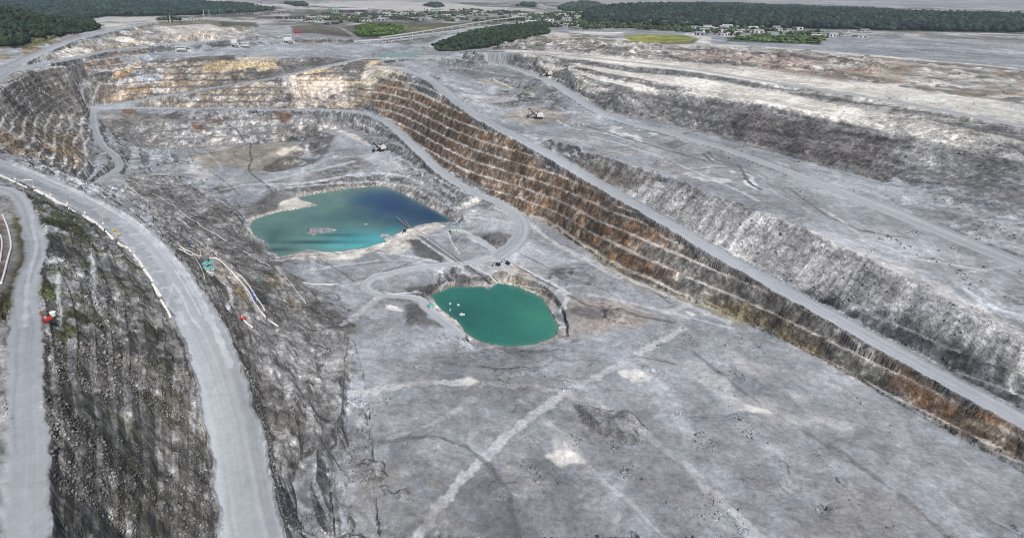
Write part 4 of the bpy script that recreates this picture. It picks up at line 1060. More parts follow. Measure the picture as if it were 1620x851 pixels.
def make_haul_truck(loc, rz, label, group, body=m_dark):
    t = empty('haul_truck', loc, rz, label, 'haul truck', group)
    MB().prism([(-5, 3), (-6.6, 7), (-7.2, 7.3), (-3.8, 7.6), (5.6, 6.4), (6.4, 5.6), (4.8, 3.2)], -3.6, 3.6).build('dump_body', body, t, .1)
    MB().box((-5.4, 0, 3.2), (3.2, 6, 2.4)).box((-5.0, 1.6, 5.0), (1.8, 1.8, 1.6)).build('cab', m_roofw, t, .1)
    MB().box((-.5, 0, 2), (11, 2.6, 1.2)).build('chassis', m_dark, t)
    wheels(t, (-4.6, 3.4), 3.0, 1.6, 1.4)
    return t
k = 0; first = None
tl = 'dark haul truck standing in the long row on the far pale plain'
for i in range(30):
    x = 322 + i * 4.3 + random.uniform(-.8, .8)
    if i in (7, 19, 20): continue
    p = at(x, 25.0 - i * .11 + random.uniform(-.5, .5)); rz = random.uniform(-.3, .3) + 1.2
    if first is None: first = make_haul_truck(p, rz, tl, 'haul trucks in the long far row')
    else: dup(first, p, rz, tl, 'haul trucks in the long far row')
for i, x in enumerate((438, 444, 452.5, 460.5, 466.5, 472.5, 480)):
    r = dup(first, at(x, 30.6), .3 + .1 * i, ('first', 'second', 'third', 'fourth', 'fifth', 'sixth', 'seventh')[i] + ' from the left of the seven large haul trucks parked apart on the plain', 'large haul trucks parked apart', (1.5, 1.5, 1.5))

# ------------------------------------------------------------------ teal cabins, tank, pump gear on the middle slope
def make_cabin(loc, rz, L, wd, roof, label, group=None, h=2.8):
    t = empty('site_cabin', loc, rz, label, 'site cabin', group)
    wl = MB().box((0, 0, h / 2 + .3), (L, wd, h)).build('wall', m_white, t, .04)
    MB().prism([(-wd / 2 - .25, h + .3), (wd / 2 + .25, h + .3), (wd / 2 + .2, h + .5), (0, h + 1.0), (-wd / 2 - .2, h + .5)], -L / 2 - .2, L / 2 + .2, 'x').build('roof', roof, t)
    MB().box((0, 0, .15), (L * .96, wd * .9, .3)).build('base', m_conc, t)
    for k in (-1, 1): MB().box((k * L * .28, -wd / 2 - .03, 1.9), (1.1, .06, .8)).build('window', m_glass, t)
    MB().box((0, -wd / 2 - .03, 1.35), (.9, .06, 2.0)).build('door', m_steel, t)
    return t
CG = 'teal roofed cabins on the middle slope'
for px, py, L, wd, rz, lb in ((323.5, 421, 6.5, 3.0, 1.25, 'teal roofed cabin at the upper left of the cluster, below the round grey tank'),
                            (333, 419, 7.0, 3.0, 1.25, 'teal roofed cabin at the upper right of the cluster, below the round grey tank'),
                            (326, 428, 6.0, 3.0, -.2, 'teal roofed cabin at the left middle of the cluster'),
                            (335, 427, 5.0, 3.0, -.2, 'teal roofed cabin at the right middle of the cluster'),
                            (331, 435, 8.0, 2.8, -.2, 'teal roofed cabin nearest the haul road, lowest of the cluster')):
    make_cabin(at(px, py), rz, L * 1.25, wd * 1.3, m_teal if py < 434 else m_roofw, lb if py < 434 else 'pale roofed long cabin at the lower end of the teal cluster', CG)
make_cabin(at(722, 365), -.12, 15, 6, m_green, 'long pale green roofed shed on the shore bench between the two ponds')
make_cabin(at(682, 487), .5, 6, 5, m_teal, 'small square teal cabin inside the road bend beside the green pond')
make_cabin(at(209, 107), .1, 10, 6, m_roofw, 'pale roofed shed at the left of the pair in the cut below the upper road', 'sheds in the upper cut', 4)
make_cabin(at(219, 108.5), .1, 18, 7, m_roofw, 'long pale roofed shed, right of the pair in the cut below the upper road', 'sheds in the upper cut', 4)
def make_tank(name, loc, r, h, m, label):
    t = empty(name, loc, 0, label, 'tank')
    MB().tube([(0, 0, 0), (0, 0, h)], r, 24).build('shell', m, t)
    MB().tube([(0, 0, h), (0, 0, h + .12 * r), (0, 0, h + .3 * r)], [r * 1.03, r * .7, .1], 24).build('roof', m, t)
    l = MB()
    for s_ in (-.3, .3): l.bar((r + .15, s_, 0), (r + .15, s_, h), .05)
    for k in range(int(h / .5)): l.bar((r + .15, -.3, .4 + k * .5), (r + .15, .3, .4 + k * .5), .04)
    l.build('ladder', m_steel, t)
make_tank('round_tank', at(325, 411), 3.9, 3.5, m_steel, 'round grey tank standing just above the teal roofed cabins')
make_tank('round_tank', at(83, 499), 2.0, 2.2, m_conc, 'small round pale tank beside the red drilling rig')
def make_pump(loc, rz, label, s=1.0):
    t = empty('pump_skid', loc, rz, label, 'pump', 'blue pump sets among the white pipes'); t.scale = (s, s, s)
    MB().box((0, 0, .3), (5.2, 2.2, .5)).build('frame', m_steel, t)
    MB().box((-1.0, 0, 1.4), (2.6, 1.8, 1.7)).build('engine_cover', m_blue, t, .1)
    MB().tube([(.8, 0, 1.2), (1.4, 0, 1.2), (2.4, 0, 1.2)], [.5, .9, .4], 10).build('pump_casing', m_blue, t)
    MB().tube([(1.6, 0, 1.6), (1.6, 0, 2.8), (3.2, 0, 3.0)], .3, 8).build('outlet_pipe', m_pipe, t)
make_pump(at(297, 383), .6, 'blue pump set at the top of the thick white pipes by the haul road')
make_pump(at(302, 387), .9, 'second blue pump set, just below the top one by the haul road')
make_pump(at(397, 463), -.9, 'blue pump set beside the dark rectangular sump, upper of three', 1.2)
make_pump(at(400.5, 470), -.9, 'blue pump set beside the dark rectangular sump, middle of three', 1.2)
make_pump(at(404.5, 477), -.9, 'blue pump set beside the dark rectangular sump, lowest of three', 1.2)

# ------------------------------------------------------------------ pipes lying over the ground
def drape(pts, step=4.0, lift=.4):
    out = []
    P = [at(*p) for p in pts]
    P = [Vector(q) for q in smooth_line([tuple(p) for p in P], 2)]
    for i in range(len(P) - 1):
        L = (P[i + 1] - P[i]).length; n_ = max(1, int(L / step))
        for k in range(n_):
            q = P[i].lerp(P[i + 1], k / n_); out.append(q)
    out.append(P[-1])
    zs = np.array([ground(q.x, q.y) for q in out]); zs = np.maximum(zs, np.convolve(np.pad(zs, 2, mode='edge'), np.ones(5) / 5, 'valid'))
    return [(q.x, q.y, max(z, -.2) + lift) for q, z in zip(out, zs)]
def pipe(pts, r, label, name='pipe', m=None, cat='pipe', group='white pipes on the slopes', twin=0):
    P = drape(pts, lift=r * .8)
    o = MB().tube(P, r, 8).build(name, m or m_pipe, smooth=True)
    return tag(o, label, cat, group)
pipe([(200,299),(195,290),(197,285),(203,284),(214,289),(223,296)], .45, 'outer white pipe loop beside the white box truck')
pipe([(200,296),(198,291),(200,289),(203,297),(214,303),(225,313)], .45, 'inner white pipe loop running down past the white box truck')
pipe([(205,302),(210,309),(215,315)], .3, 'short thin white pipe under the pipe loops')
pipe([(233,318),(235,326),(233,332)], .4, 'short curved white pipe below the pipe loops, right one')
pipe([(222,321),(224,326),(226,331)], .4, 'short curved white pipe below the pipe loops, left one')
pipe([(241,307),(252,311),(260,317)], .4, 'short white pipe arching right of the pipe loops')
pipe([(273,323),(283,331),(290,339),(300,346),(313,353),(332,367),(357,383)], .45, 'long white pipe descending the slope toward the deep blue pond')
pipe([(385,397),(391,401),(397,405)], .4, 'short white pipe just under the pond corner, upper piece')
pipe([(410,413),(418,417),(427,421)], .4, 'short white pipe under the pond corner, lower piece')
pipe([(442,431),(452,437),(461,448),(467,460),(484,481)], .4, 'pale pipe dropping down the slope below the pond toward the flat floor')
pipe([(480,447),(500,450),(535,450)], .4, 'white pipe lying straight on the grey floor left of the road loop')
pipe([(281,388),(288,393),(300,399),(314,406),(320,407)], .75, 'thick white pipe leading to the round grey tank, upper of two')
pipe([(283,394),(292,399),(305,405),(316,410)], .75, 'thick white pipe leading to the round grey tank, lower of two')
pipe([(302,388),(310,393),(318,398),(317,404)], .4, 'thin white pipe from the blue pumps toward the round grey tank')
pipe([(331,409),(345,411),(356,421),(368,433),(380,446),(390,458),(396,466),(402,480),(412,494),(420,503)], .8, 'thick white pipe running from the round tank past the dark sump, outer of two')
pipe([(372,432),(384,440),(392,451),(400,462),(410,478),(419,493)], .7, 'thick white pipe running past the dark sump, inner of two')
pipe([(424,506),(432,511),(440,517)], .8, 'short thick white pipe piece below the dark sump')
pipe([(310,410),(320,428),(324,440)], .35, 'thin pale pipe running down left of the teal cabins')
pipe([(384,505),(390,512),(400,520)], .8, 'thick white pipe end below the cabins by the red machine')
pipe([(27,289),(33,286),(42,285),(52,286)], .5, 'white pipe arching across the upper end of the haul road')
PG = 'long pipes joining the two ponds'
pipe([(648,360),(685,381),(718,405),(733,415)], .4, 'dark edged long pipe from the deep blue pond, upper of two', group=PG, m=m_wall)
pipe([(646,362),(683,384),(716,408),(730,418)], .5, 'white long pipe from the deep blue pond, lower of two', group=PG)
pipe([(742,419),(767,433),(786,450)], .8, 'thick white pipe ending in the green pond, right of two', group=PG)
pipe([(739,421),(762,436),(776,449)], .5, 'thin dark pipe ending in the green pond, left of two', group=PG, m=m_dark)
pipe([(707,366),(713,384),(727,402)], .45, 'white pipe curving down from the green roofed shed', group=PG)
pipe([(800,449),(820,451),(845,456),(862,460)], .35, 'pale hose lying along the upper shore of the green pond', 'hose', cat='hose', group=PG)
pipe([(604,461),(620,466),(645,464),(668,466)], .4, 'white pipe lying along the mound left of the green pond', group=PG)
pipe([(4,340),(13,361),(19,391),(13,410),(8,431),(2,450)], .8, 'white pipe winding down the far left bank by the reddish strip', group='white pipes on the left bank')
pipe([(1,372),(4,385),(2,402),(0,415)], .6, 'short white pipe at the very left edge on the reddish strip', group='white pipes on the left bank')

# white lined kerbs along the haul road
def kerb(pts, w, h, label, group='white kerb pieces along the left edge of the haul road'):
    P = drape(pts, 5, 0); v = []; b = MB(); n_ = len(P)
    for i, p in enumerate(P):
        a = Vector(P[max(i - 1, 0)]); c = Vector(P[min(i + 1, n_ - 1)]); t = (c - a); t.z = 0; t.normalize(); nrm = Vector((-t.y, t.x, 0))
        for (o_, z_) in ((-w, -.4), (-w * .6, h), (w * .6, h), (w, -.4)):
            q = Vector(p) + nrm * o_; b.v.append((q.x, q.y, p[2] + z_))
    for i in range(n_ - 1):
        for k in range(4): b.f.append((i * 4 + k, i * 4 + (k + 1) % 4, i * 4 + 4 + (k + 1) % 4, i * 4 + 4 + k))
    b.f.append((0, 1, 2, 3)); e = (n_ - 1) * 4; b.f.append((e + 3, e + 2, e + 1, e))
    return tag(b.build('kerb', m_conc), label, 'kerb', group)
KS = [([(0,278),(12,283),(25,289)], .9, 'pale kerb piece at the upper left end of the haul road'), ([(28,291),(36,295),(43,297)], 1.2, 'short white kerb piece under the arching pipe'),
      ([(55,301),(75,311),(100,324),(125,338),(150,352),(165,364),(180,379)], 1.3, 'longest white kerb piece, from the arching pipe to the yellow machines'),
      ([(187,384),(198,391),(208,399)], 1.0, 'white kerb piece just below the yellow machines'), ([(211,403),(219,413),(226,423)], 1.1, 'white kerb piece, second below the yellow machines'),
      ([(228,426),(235,436),(241,446)], 1.1, 'white kerb piece, third below the yellow machines'), ([(241,450),(247,459),(253,469)], 1.5, 'broad white kerb piece, fourth below the yellow machines'),
      ([(254,475),(262,488),(270,503)], 1.1, 'lowest white kerb piece at the bottom of the haul road')]
for p_, w_, l_ in KS: kerb(p_, w_ * 1.35, 1.0, l_)

# lamps on the haul road
def make_lamp(loc, rz, label, h=10, group='lamp posts along the haul road'):
    t = empty('street_lamp', loc, rz, label, 'street lamp', group)
    MB().box((0, 0, .7), (2.4, 1.6, 1.4), taper=.7).build('base', m_conc, t, .1)
    MB().tube([(0, 0, 1.3), (0, 0, h)], [.28, .18], 8).build('pole', m_roofw, t)
    MB().tube([(0, 0, h - .2), (1.2, 0, h + .5), (4.5, 0, h + .9)], .15, 6).build('arm', m_roofw, t)
    MB().box((4.9, 0, h + .85), (1.2, .5, .2)).build('lamp_head', m_steel, t, .05)
    return t
ORD = ['topmost', 'second', 'third', 'fourth', 'fifth', 'sixth']
for i, (x, y) in enumerate(((24, 284), (53, 297), (80, 309), (106, 323), (134, 337), (163, 354))):
    make_lamp(at(x, y), .5, f'{ORD[i]} lamp post from the upper left end of the haul road, on a white block')
for i, (x, y) in enumerate(((60, 100), (69, 98), (96, 92))):
    make_lamp(at(x, y), 1.5, ('left', 'middle', 'right')[i] + ' of the three tall poles between the two upper left roads', 13, 'poles between the upper left roads')
for i, (x, y) in enumerate(((845, 124), (915, 199), (923, 198))):
    make_lamp(at(x, y), .3, ('slim pole beside the cream mining shovel', 'left slim pole at the road fork right of the tan clearing', 'right slim pole at the road fork right of the tan clearing')[i], 14, 'slim poles on the right plateau')
# yellow lighting plants
def make_plant(loc, rz, label):
    t = empty('lighting_trailer', loc, rz, label, 'lighting trailer', 'yellow trailers beside the haul road')
    MB().box((0, 0, 1.3), (3.2, 1.7, 1.4)).build('body', m_yel, t, .12)
    wheels(t, (0,), .95, .42, .3)
    MB().tube([(-.9, 0, 2), (-.9, 0, 6)], .09, 6).build('mast', m_yel, t)
    MB().box((-.9, 0, 6.1), (.3, 2.0, .5)).build('lamp_head', m_roofw, t)
    MB().bar((1.6, 0, .6), (3.2, 0, .5), .08).build('drawbar', m_dark, t)
make_plant(at(180, 366), .8, 'yellow lighting trailer on the haul road edge, upper left of the pair')
make_plant(at(188, 373), .8, 'yellow lighting trailer on the haul road edge, lower right of the pair')
def make_rig(loc, rz, label):
    t = empty('drilling_rig', loc, rz, label, 'drilling rig', 'red drilling rigs')
    for s_ in (-1, 1): MB().prism([(-2.4, .5), (-1.9, 0), (1.9, 0), (2.4, .5), (1.9, 1), (-1.9, 1)], s_ * 1.2 - .3, s_ * 1.2 + .3).build('crawler_track', m_tyre, t)
    MB().box((.4, 0, 1.8), (4, 2.2, 1.5)).build('body', m_red, t, .1)
    a = MB()
    for sx, sy in ((-.35, -.35), (.35, -.35), (.35, .35), (-.35, .35)): a.bar((-2.4 + sx, sy, .6), (-2.4 + sx, sy, 8.2), .09)
    for k in range(8):
        z = 1 + k * .9; a.bar((-2.75, -.35, z), (-2.05, .35, z + .8), .06); a.bar((-2.75, .35, z), (-2.05, -.35, z + .8), .06)
    a.build('mast', m_red, t)
    MB().box((-.9, .7, 3.0), (1.2, 1, 1.3)).build('cab', m_roofw, t, .05)
make_rig(at(76, 509), 1.0, 'red drilling rig with a lattice mast beside the left road')
make_rig(at(385, 506), .4, 'red drilling rig at the bottom of the middle slope beside the track')

# ------------------------------------------------------------------ pontoons and boats
def make_boat(px, py, L, rz, label, group='small craft on the green pond'):
    p = W(px, py, 0); t = empty('work_boat', (p[0], p[1], 0), rz, label, 'boat', group)
    MB().prism([(-L / 2, .9), (-L / 2 + .4, -.3), (L / 2 - .8, -.3), (L / 2, .9)], -L * .18, L * .18).build('hull', m_white, t, .05)
    c = MB().box((-L * .1, 0, 1.5), (L * .3, L * .22, 1.3)).build('cabin', m_white, t, .08)
    MB().box((-L * .1, 0, 1.7), (L * .31, L * .2, .5)).build('window', m_glass, c)
make_boat(712, 481, 3, .3, 'small white boat nearest the left shore of the green pond')
make_boat(725, 483, 3.5, .2, 'small flat white boat right of the one by the left shore')
make_boat(712, 491, 3.5, 1.3, 'white boat below the two upper boats on the green pond')
make_boat(731, 498, 6, .1, 'largest white boat on the green pond, lowest in the photo')
def walkway(pts, label):
    P = [Vector(W(x, y, 0)) for x, y in pts]
    t = empty('floating_walkway', P[0], 0, label, 'pontoon walkway', 'pump pontoons on the deep blue pond')
    P = [p - P[0] for p in P]; n_ = 0
    d = MB()
    for a, b in zip(P, P[1:]):
        q = b - a; d.box(tuple((a + b) / 2 + Vector((0, 0, .9))), (q.length, 2.2, .25), math.atan2(q.y, q.x))
    d.build('deck', m_steel, t)
    for a, b in zip(P, P[1:]):
        L = (b - a).length; k = max(1, int(L / 6))
        for i in range(k):
            c = a.lerp(b, (i + .5) / k); MB().tube([(c.x - 1.4, c.y - .8, .35), (c.x + 1.4, c.y + .8, .35)], .55, 8).build('float', m_dark, t)
    r = MB()
    for a, b in zip(P, P[1:]):
        nn = (b - a).normalized().cross(Vector((0, 0, 1)))
        for s_ in (-1, 1): r.bar(tuple(a + nn * s_ + Vector((0, 0, 2))), tuple(b + nn * s_ + Vector((0, 0, 2))), .08)
    r.build('handrail', m_roofw, t)
    MB().box((1, 0, 2), (3.5, 2.6, 2)).build('pump_house', m_blue, t, .1)
walkway([(627, 345), (634, 351), (641, 357), (647, 361)], 'long pontoon walkway with a pump house reaching into the deep blue pond')
walkway([(641, 351), (645, 356), (649, 361)], 'short pontoon walkway right of the long one on the deep blue pond')

# ------------------------------------------------------------------ ore handling plant on the rim
def make_plant_house(loc, rz, label, W_, D_, Hh, legs, extra=()):
    t = empty('ore_bin', loc, rz, label, 'ore plant', 'ore handling structures on the far rim')
    r = MB().prism([(-D_ / 2, Hh), (D_ / 2, Hh), (D_ / 2, Hh + .6), (0, Hh + 2.2), (-D_ / 2, Hh + .6)], -W_ / 2, W_ / 2, 'x').build('roof', m_roofw, t)
    for sx in (-1, 1):
        for sy in (-1, 1):
            MB().box((sx * W_ * .42, sy * D_ * .42, Hh / 2), (1.1, 1.1, Hh)).build('leg', m_white, t)
    MB().box((0, 0, Hh * .62), (W_ * .72, D_ * .7, Hh * .4)).box((0, 0, Hh * .36), (W_ * .5, D_ * .5, Hh * .2)).build('hopper', m_white, t)
    MB().box((W_ * .3, -D_ * .3, Hh * .12), (W_ * .5, D_ * .4, Hh * .24)).build('machine_base', m_steel, t)
    for (a, b, w) in extra: MB().tube([a, b], w, 4).build('conveyor_arm', m_white, t)
    return t
make_plant_house(at(287, 82), .1, 'low white roofed ore shed on the terrace, left of the white tower', 30, 16, 13, 4, [((-16, -6, 1), (-4, 0, 9), 1.2)])
make_plant_house(at(371, 75), .1, 'tall white ore tower with a canopy roof on the far terrace', 20, 16, 28, 4, [((14, -4, 3), (3, 0, 20), 1.5), ((4, -3, 2), (10, 0, 24), 1.2)])
make_plant_house(at(389, 76), .1, 'white ore house with a flat pale roof right of the tall tower', 24, 18, 13, 4, [((-18, 0, 3), (-6, 0, 10), 1.2)])
make_plant_house(at(455, 69), .1, 'dark legged crusher under a long thin roof on the far rim', 30, 14, 24, 4, [((-30, -5, 20), (0, 0, 24), 1.0), ((16, -4, 0), (4, 0, 16), 2.0)])
def shed(px, py, L, D_, h, rz, wall_m, roof_m, label, cat='building', group='buildings on the far plain', nwin=3, name='industrial_shed'):
    t = empty(name, at(px, py), rz, label, cat, group)
    MB().box((0, 0, h / 2), (L, D_, h)).build('wall', wall_m, t)
    MB().prism([(-D_ / 2 - 1, h), (D_ / 2 + 1, h), (D_ / 2 + 1, h + .4), (0, h + D_ * .12 + .5), (-D_ / 2 - 1, h + .4)], -L / 2 - 1, L / 2 + 1, 'x').build('roof', roof_m, t)
    for k in range(nwin):
        x = (k + .5) / nwin * L - L / 2
        MB().box((x, -D_ / 2 - .06, h * .45), (L / nwin * .5, .12, h * .6)).build('doorway' if k % 2 == 0 else 'window', m_dark, t)
    return t
shed(556, 20.5, 190, 50, 18, .05, m_roofd, m_roofw, 'large dark shed with a long pale roof edge on the far plain')
shed(531, 20.5, 40, 60, 20, .05, m_green, m_green, 'green block at the left end of the large dark shed')
shed(471, 53, 24, 10, 5, .05, m_red, m_red, 'low red shed behind the crusher on the far rim')
# overland conveyor on trestles
def conveyor(pts, hgt, wdt, label):
    P = [at(x, y) for x, y in pts]; t = empty('overland_conveyor', P[0], 0, label, 'conveyor', 'overland conveyors crossing to the far plant')
    Q = [Vector((p.x, p.y, max(p.z, 0) + hgt)) - P[0] for p in P]
    zs = np.linspace(Q[0].z, Q[-1].z, len(Q)); Q = [Vector((q.x, q.y, z)) for q, z in zip(Q, zs)]
    b = MB()
    for a, c in zip(Q, Q[1:]):
        d = c - a; e = math.hypot(d.x, d.y)
        b.box(tuple((a + c) / 2), (d.length, wdt, 2.6), math.atan2(d.y, d.x), -math.atan2(d.z, e))
    b.build('gallery', m_roofw, t)
    for a, c in zip(Q, Q[1:]):
        n_ = max(1, int((c - a).length / 55))
        for k in range(n_):
            q = a.lerp(c, (k + .5) / n_); gz = ground(q.x + P[0].x, q.y + P[0].y) - P[0].z - 1
            l = MB()
            for s_ in (-1, 1): l.bar((q.x + s_ * wdt * .8, q.y, gz), (q.x + s_ * wdt * .3, q.y, q.z), .6)
            l.bar((q.x - wdt * .6, q.y, (gz + q.z) / 2), (q.x + wdt * .6, q.y, (gz + q.z) / 2), .4)
            l.build('trestle', m_white, t)
conveyor([(602, 67), (660, 58), (720, 47), (780, 37), (832, 31)], 14, 7, 'upper of two long pale conveyors rising over the dark wood to the far plant')
conveyor([(560, 71), (606, 70), (665, 63), (735, 52), (795, 43)], 10, 5, 'lower of two long pale conveyors skirting the dark wood')
conveyor([(1026, 40), (1056, 41), (1087, 43)], 16, 9, 'long pale green topped conveyor gallery in front of the right wooded hill')
# scattered plant buildings far behind
roofs = [(m_roofw, 'pale'), (m_roofd, 'dark'), (m_green, 'greenish'), (m_wall, 'grey')]
places = [(604,33,'beside the reservoir plain'),(620,31,'beside the reservoir plain'),(640,26,'beside the reservoir plain'),(655,30,'beside the reservoir plain'),(672,24,'beside the reservoir plain'),(690,29,'beside the reservoir plain'),(706,26,'beside the reservoir plain'),(722,30,'beside the reservoir plain'),(612,24,'beside the reservoir plain'),(744,27,'beside the reservoir plain'),
          (828,24,'at the head of the conveyors'),(838,30,'at the head of the conveyors'),(848,36,'at the head of the conveyors'),(858,28,'at the head of the conveyors'),(868,34,'at the head of the conveyors'),(880,25,'at the head of the conveyors'),(892,32,'at the head of the conveyors'),(905,27,'at the head of the conveyors'),(906,38,'at the head of the conveyors'),(842,40,'at the head of the conveyors'),(815,30,'at the head of the conveyors'),
          (1094,45,'below the right wooded hill'),(1106,48,'below the right wooded hill'),(1118,45,'below the right wooded hill'),(1130,49,'below the right wooded hill'),(1142,46,'below the right wooded hill'),(1155,50,'below the right wooded hill'),(1166,46,'below the right wooded hill'),(1178,50,'below the right wooded hill'),(1190,47,'below the right wooded hill'),(1199,51,'below the right wooded hill'),(1135,55,'below the right wooded hill'),(1165,56,'below the right wooded hill'),
          (303,31,'on the high ground by the twin masts'),(313,32,'on the high ground by the twin masts'),(500,35,'on the middle of the far plain'),(585,27,'on the middle of the far plain'),(515,27,'on the middle of the far plain')]
bands = [((600, 745), (16, 34), 42, 'in the yards beside the reservoir plain'), ((812, 918), (22, 42), 30, 'at the head of the conveyors'),
         ((1092, 1202), (44, 58), 34, 'below the right wooded hill'), ((485, 600), (23, 35), 16, 'on the middle of the far plain'), ((1210, 1400), (46, 60), 16, 'below the right wooded hill')]
for (xa, xb), (ya, yb), nn_, wh in bands:
    for _ in range(nn_): places.append((random.uniform(xa, xb), random.uniform(ya, yb), wh))
for i, (x, y, wh) in enumerate(places):
    wh = wh.replace('beside the reservoir plain', 'in the yards beside the reservoir plain') if wh.startswith('beside') else wh
    rm, rn = roofs[(0, 1, 0, 3, 2, 0)[(i * 7 + i // 3) % 6]]; big = random.random() ** 1.6
    d_ = at(x, y).length; L = (3.5 + 12 * big) * d_ / 942 ; h_ = random.uniform(4, 10)
    shed(x, y, L, L * random.uniform(.25, .6), h_, random.uniform(-.25, .25), m_wall if i % 3 == 0 else m_white, rm, f'{rn} roofed building {wh}', group=f'buildings {wh}', nwin=2)
# lattice masts
def make_mast(px, py, h, label):
    t = empty('radio_mast', at(px, py), 0, label, 'mast', 'lattice masts on the skyline')
    b = MB(); w0, w1 = 1.6, .6
    for sx, sy in ((-1, -1), (1, -1), (1, 1), (-1, 1)): b.bar((sx * w0, sy * w0, 0), (sx * w1, sy * w1, h), .3)
    for k in range(8):
        z0, z1 = h * k / 8, h * (k + 1) / 8; a = w0 + (w1 - w0) * k / 8; c = w0 + (w1 - w0) * (k + 1) / 8
        b.bar((-a, -a, z0), (c, -c, z1), .18); b.bar((a, -a, z0), (-c, -c, z1), .18)
    b.build('lattice', m_roofw, t)
    MB().tube([(0, 0, h), (0, 0, h + 5)], .25, 6).build('aerial', m_roofw, t)
make_mast(323, 33, 42, 'left one of the twin pale masts behind the rim')
make_mast(331.5, 33, 42, 'right one of the twin pale masts behind the rim')
make_mast(269.5, 38, 24, 'short pale mast in front of the small tree clump')
make_mast(483, 36, 30, 'pale mast on the plain right of the seven large haul trucks')

# ------------------------------------------------------------------ trees
def ico(n):
    bm = bmesh.new(); bmesh.ops.create_icosphere(bm, subdivisions=n, radius=1.0)
    v = np.array([q.co[:] for q in bm.verts]); f = np.array([[q.index for q in p.verts] for p in bm.faces]); bm.free()
    return v, f
ICO = ico(2); IV, IF = ICO
CROWNS = []
for k in range(6):
    r_ = np.random.default_rng(200 + k); d = 1 + .28 * r_.standard_normal(len(IV)).clip(-1.4, 1.6)
    v = IV * d[:, None] * np.array([1, 1, .85]); CROWNS.append(v)
def crown_mesh(name, pos, rad, hgt, tint, m):
    pos = np.asarray(pos); n_ = len(pos); nv = len(IV)
    V = np.empty((n_, nv, 3), f32); T_ = np.empty((n_, nv, 4), f32); r_ = np.random.default_rng(5)
    for i in range(n_):
        c = CROWNS[i % 6]; a = r_.uniform(0, 6.28); ca, sa = math.cos(a), math.sin(a)
        V[i, :, 0] = (c[:, 0] * ca - c[:, 1] * sa) * rad[i] + pos[i, 0]; V[i, :, 1] = (c[:, 0] * sa + c[:, 1] * ca) * rad[i] + pos[i, 1]
        V[i, :, 2] = c[:, 2] * hgt[i] * .5 + pos[i, 2] + hgt[i] * .55
        T_[i, :, :3] = tint[i] * r_.uniform(.75, 1.25, (nv, 1)); T_[i, :, 3] = 1
    F_ = (IF[None] + (np.arange(n_) * nv)[:, None, None]).reshape(-1, 3).astype(np.int32)
    me = bpy.data.meshes.new(name); me.vertices.add(n_ * nv); me.vertices.foreach_set('co', V.ravel())
    me.loops.add(F_.size); me.loops.foreach_set('vertex_index', F_.ravel()); me.polygons.add(len(F_)); me.polygons.foreach_set('loop_start', np.arange(0, F_.size, 3, dtype=np.int32))
    me.update(calc_edges=True); at_ = me.attributes.new('tint', 'FLOAT_COLOR', 'POINT'); at_.data.foreach_set('color', T_.ravel()); me.materials.append(m)
    o = bpy.data.objects.new(name, me); COL.objects.link(o); return o
M_LEAF = attr_mat('foliage', .9, .2, (.5, .1), (.35, .2), .6)
def groundv(x, y):
    th = np.arctan2(x, y); r = np.hypot(x, y)
    i = np.clip(np.searchsorted(TT, th) - 1, 0, NT - 2); j = np.clip(np.searchsorted(RR, r) - 1, 0, NR - 2)
    return Z[i, j]
def forest(polys, spacing, r0, h0, tint, name, label, gaps=-.9, seed=1):
    r_ = np.random.default_rng(seed); PX = []; PY = []
    for poly in polys:
        q = outline(poly) if not isinstance(poly, np.ndarray) else poly
        lo = q.min(0); hi = q.max(0); nx = int((hi[0] - lo[0]) / spacing) + 1; ny = int((hi[1] - lo[1]) / spacing) + 1
        X, Y = np.meshgrid(np.arange(nx), np.arange(ny)); X = (lo[0] + (X + r_.uniform(-.45, .45, X.shape)) * spacing).ravel(); Y = (lo[1] + (Y + r_.uniform(-.45, .45, Y.shape)) * spacing).ravel()
        k = (sdist(X, Y, q, 60) + 12 * fbm(X, Y, 60, 3, 7) > 0) & (fbm(X, Y, 50, 3, 8) > gaps)
        PX.append(X[k]); PY.append(Y[k])
    X = np.concatenate(PX); Y = np.concatenate(PY); n_ = len(X)
    rad = r_.uniform(.55, 1.5, n_) * r0; h = r_.uniform(.55, 1.5, n_) * h0
    tn = np.array(tint)[None] * r_.uniform(.5, 1.9, (n_, 1)) * (1 + .35 * fbm(X, Y, 120, 3, 9))[:, None] * r_.uniform(.85, 1.15, (n_, 3))
    o = crown_mesh(name, np.column_stack([X, Y, groundv(X, Y) - .5]), rad, h, tn, M_LEAF)
    print(name, n_)
    return tag(o, label, 'forest', None, 'stuff')
forest([[(-60,70),(0,75),(30,70),(60,64),(100,56),(160,46),(150,38),(110,28),(60,18),(0,8),(-60,6)]], 9.5, 6, 11, (.022, .036, .018), 'forest', 'dark wooded hill at the upper left above the rim roads', -.55, 3)
forest([[(-100,25),(170,26),(330,24),(410,18),(395,11),(300,2),(250,-3),(150,-12),(-100,-14)]], 19, 12, 18, (.020, .036, .030), 'forest', 'dark forested ridge along the top left of the photo', seed=4)  # bluish crown tint puts distance haze into the ridge's colour
forest([[(684,74),(720,58),(790,42),(870,38),(865,54),(830,63),(760,77),(700,82)]], 9.5, 5.5, 8, (.022, .036, .018), 'forest', 'dark green wood on the slope behind the turquoise pond', -.6, 5)
forest([[(925,24),(960,12),(1130,8),(1200,12),(1400,18),(1620,26),(1620,52),(1200,44),(1060,43),(1000,40),(925,36)]], 15, 9.5, 17, (.019, .031, .022), 'forest', 'dark wooded hill at the upper right behind the sheds', seed=6)
forest([[(560,43),(585,38),(640,43),(636,52),(590,60),(565,58)]], 11, 5, 6, (.05, .085, .02), 'forest', 'bright green scrub mound left of the conveyors', -.5, 7)
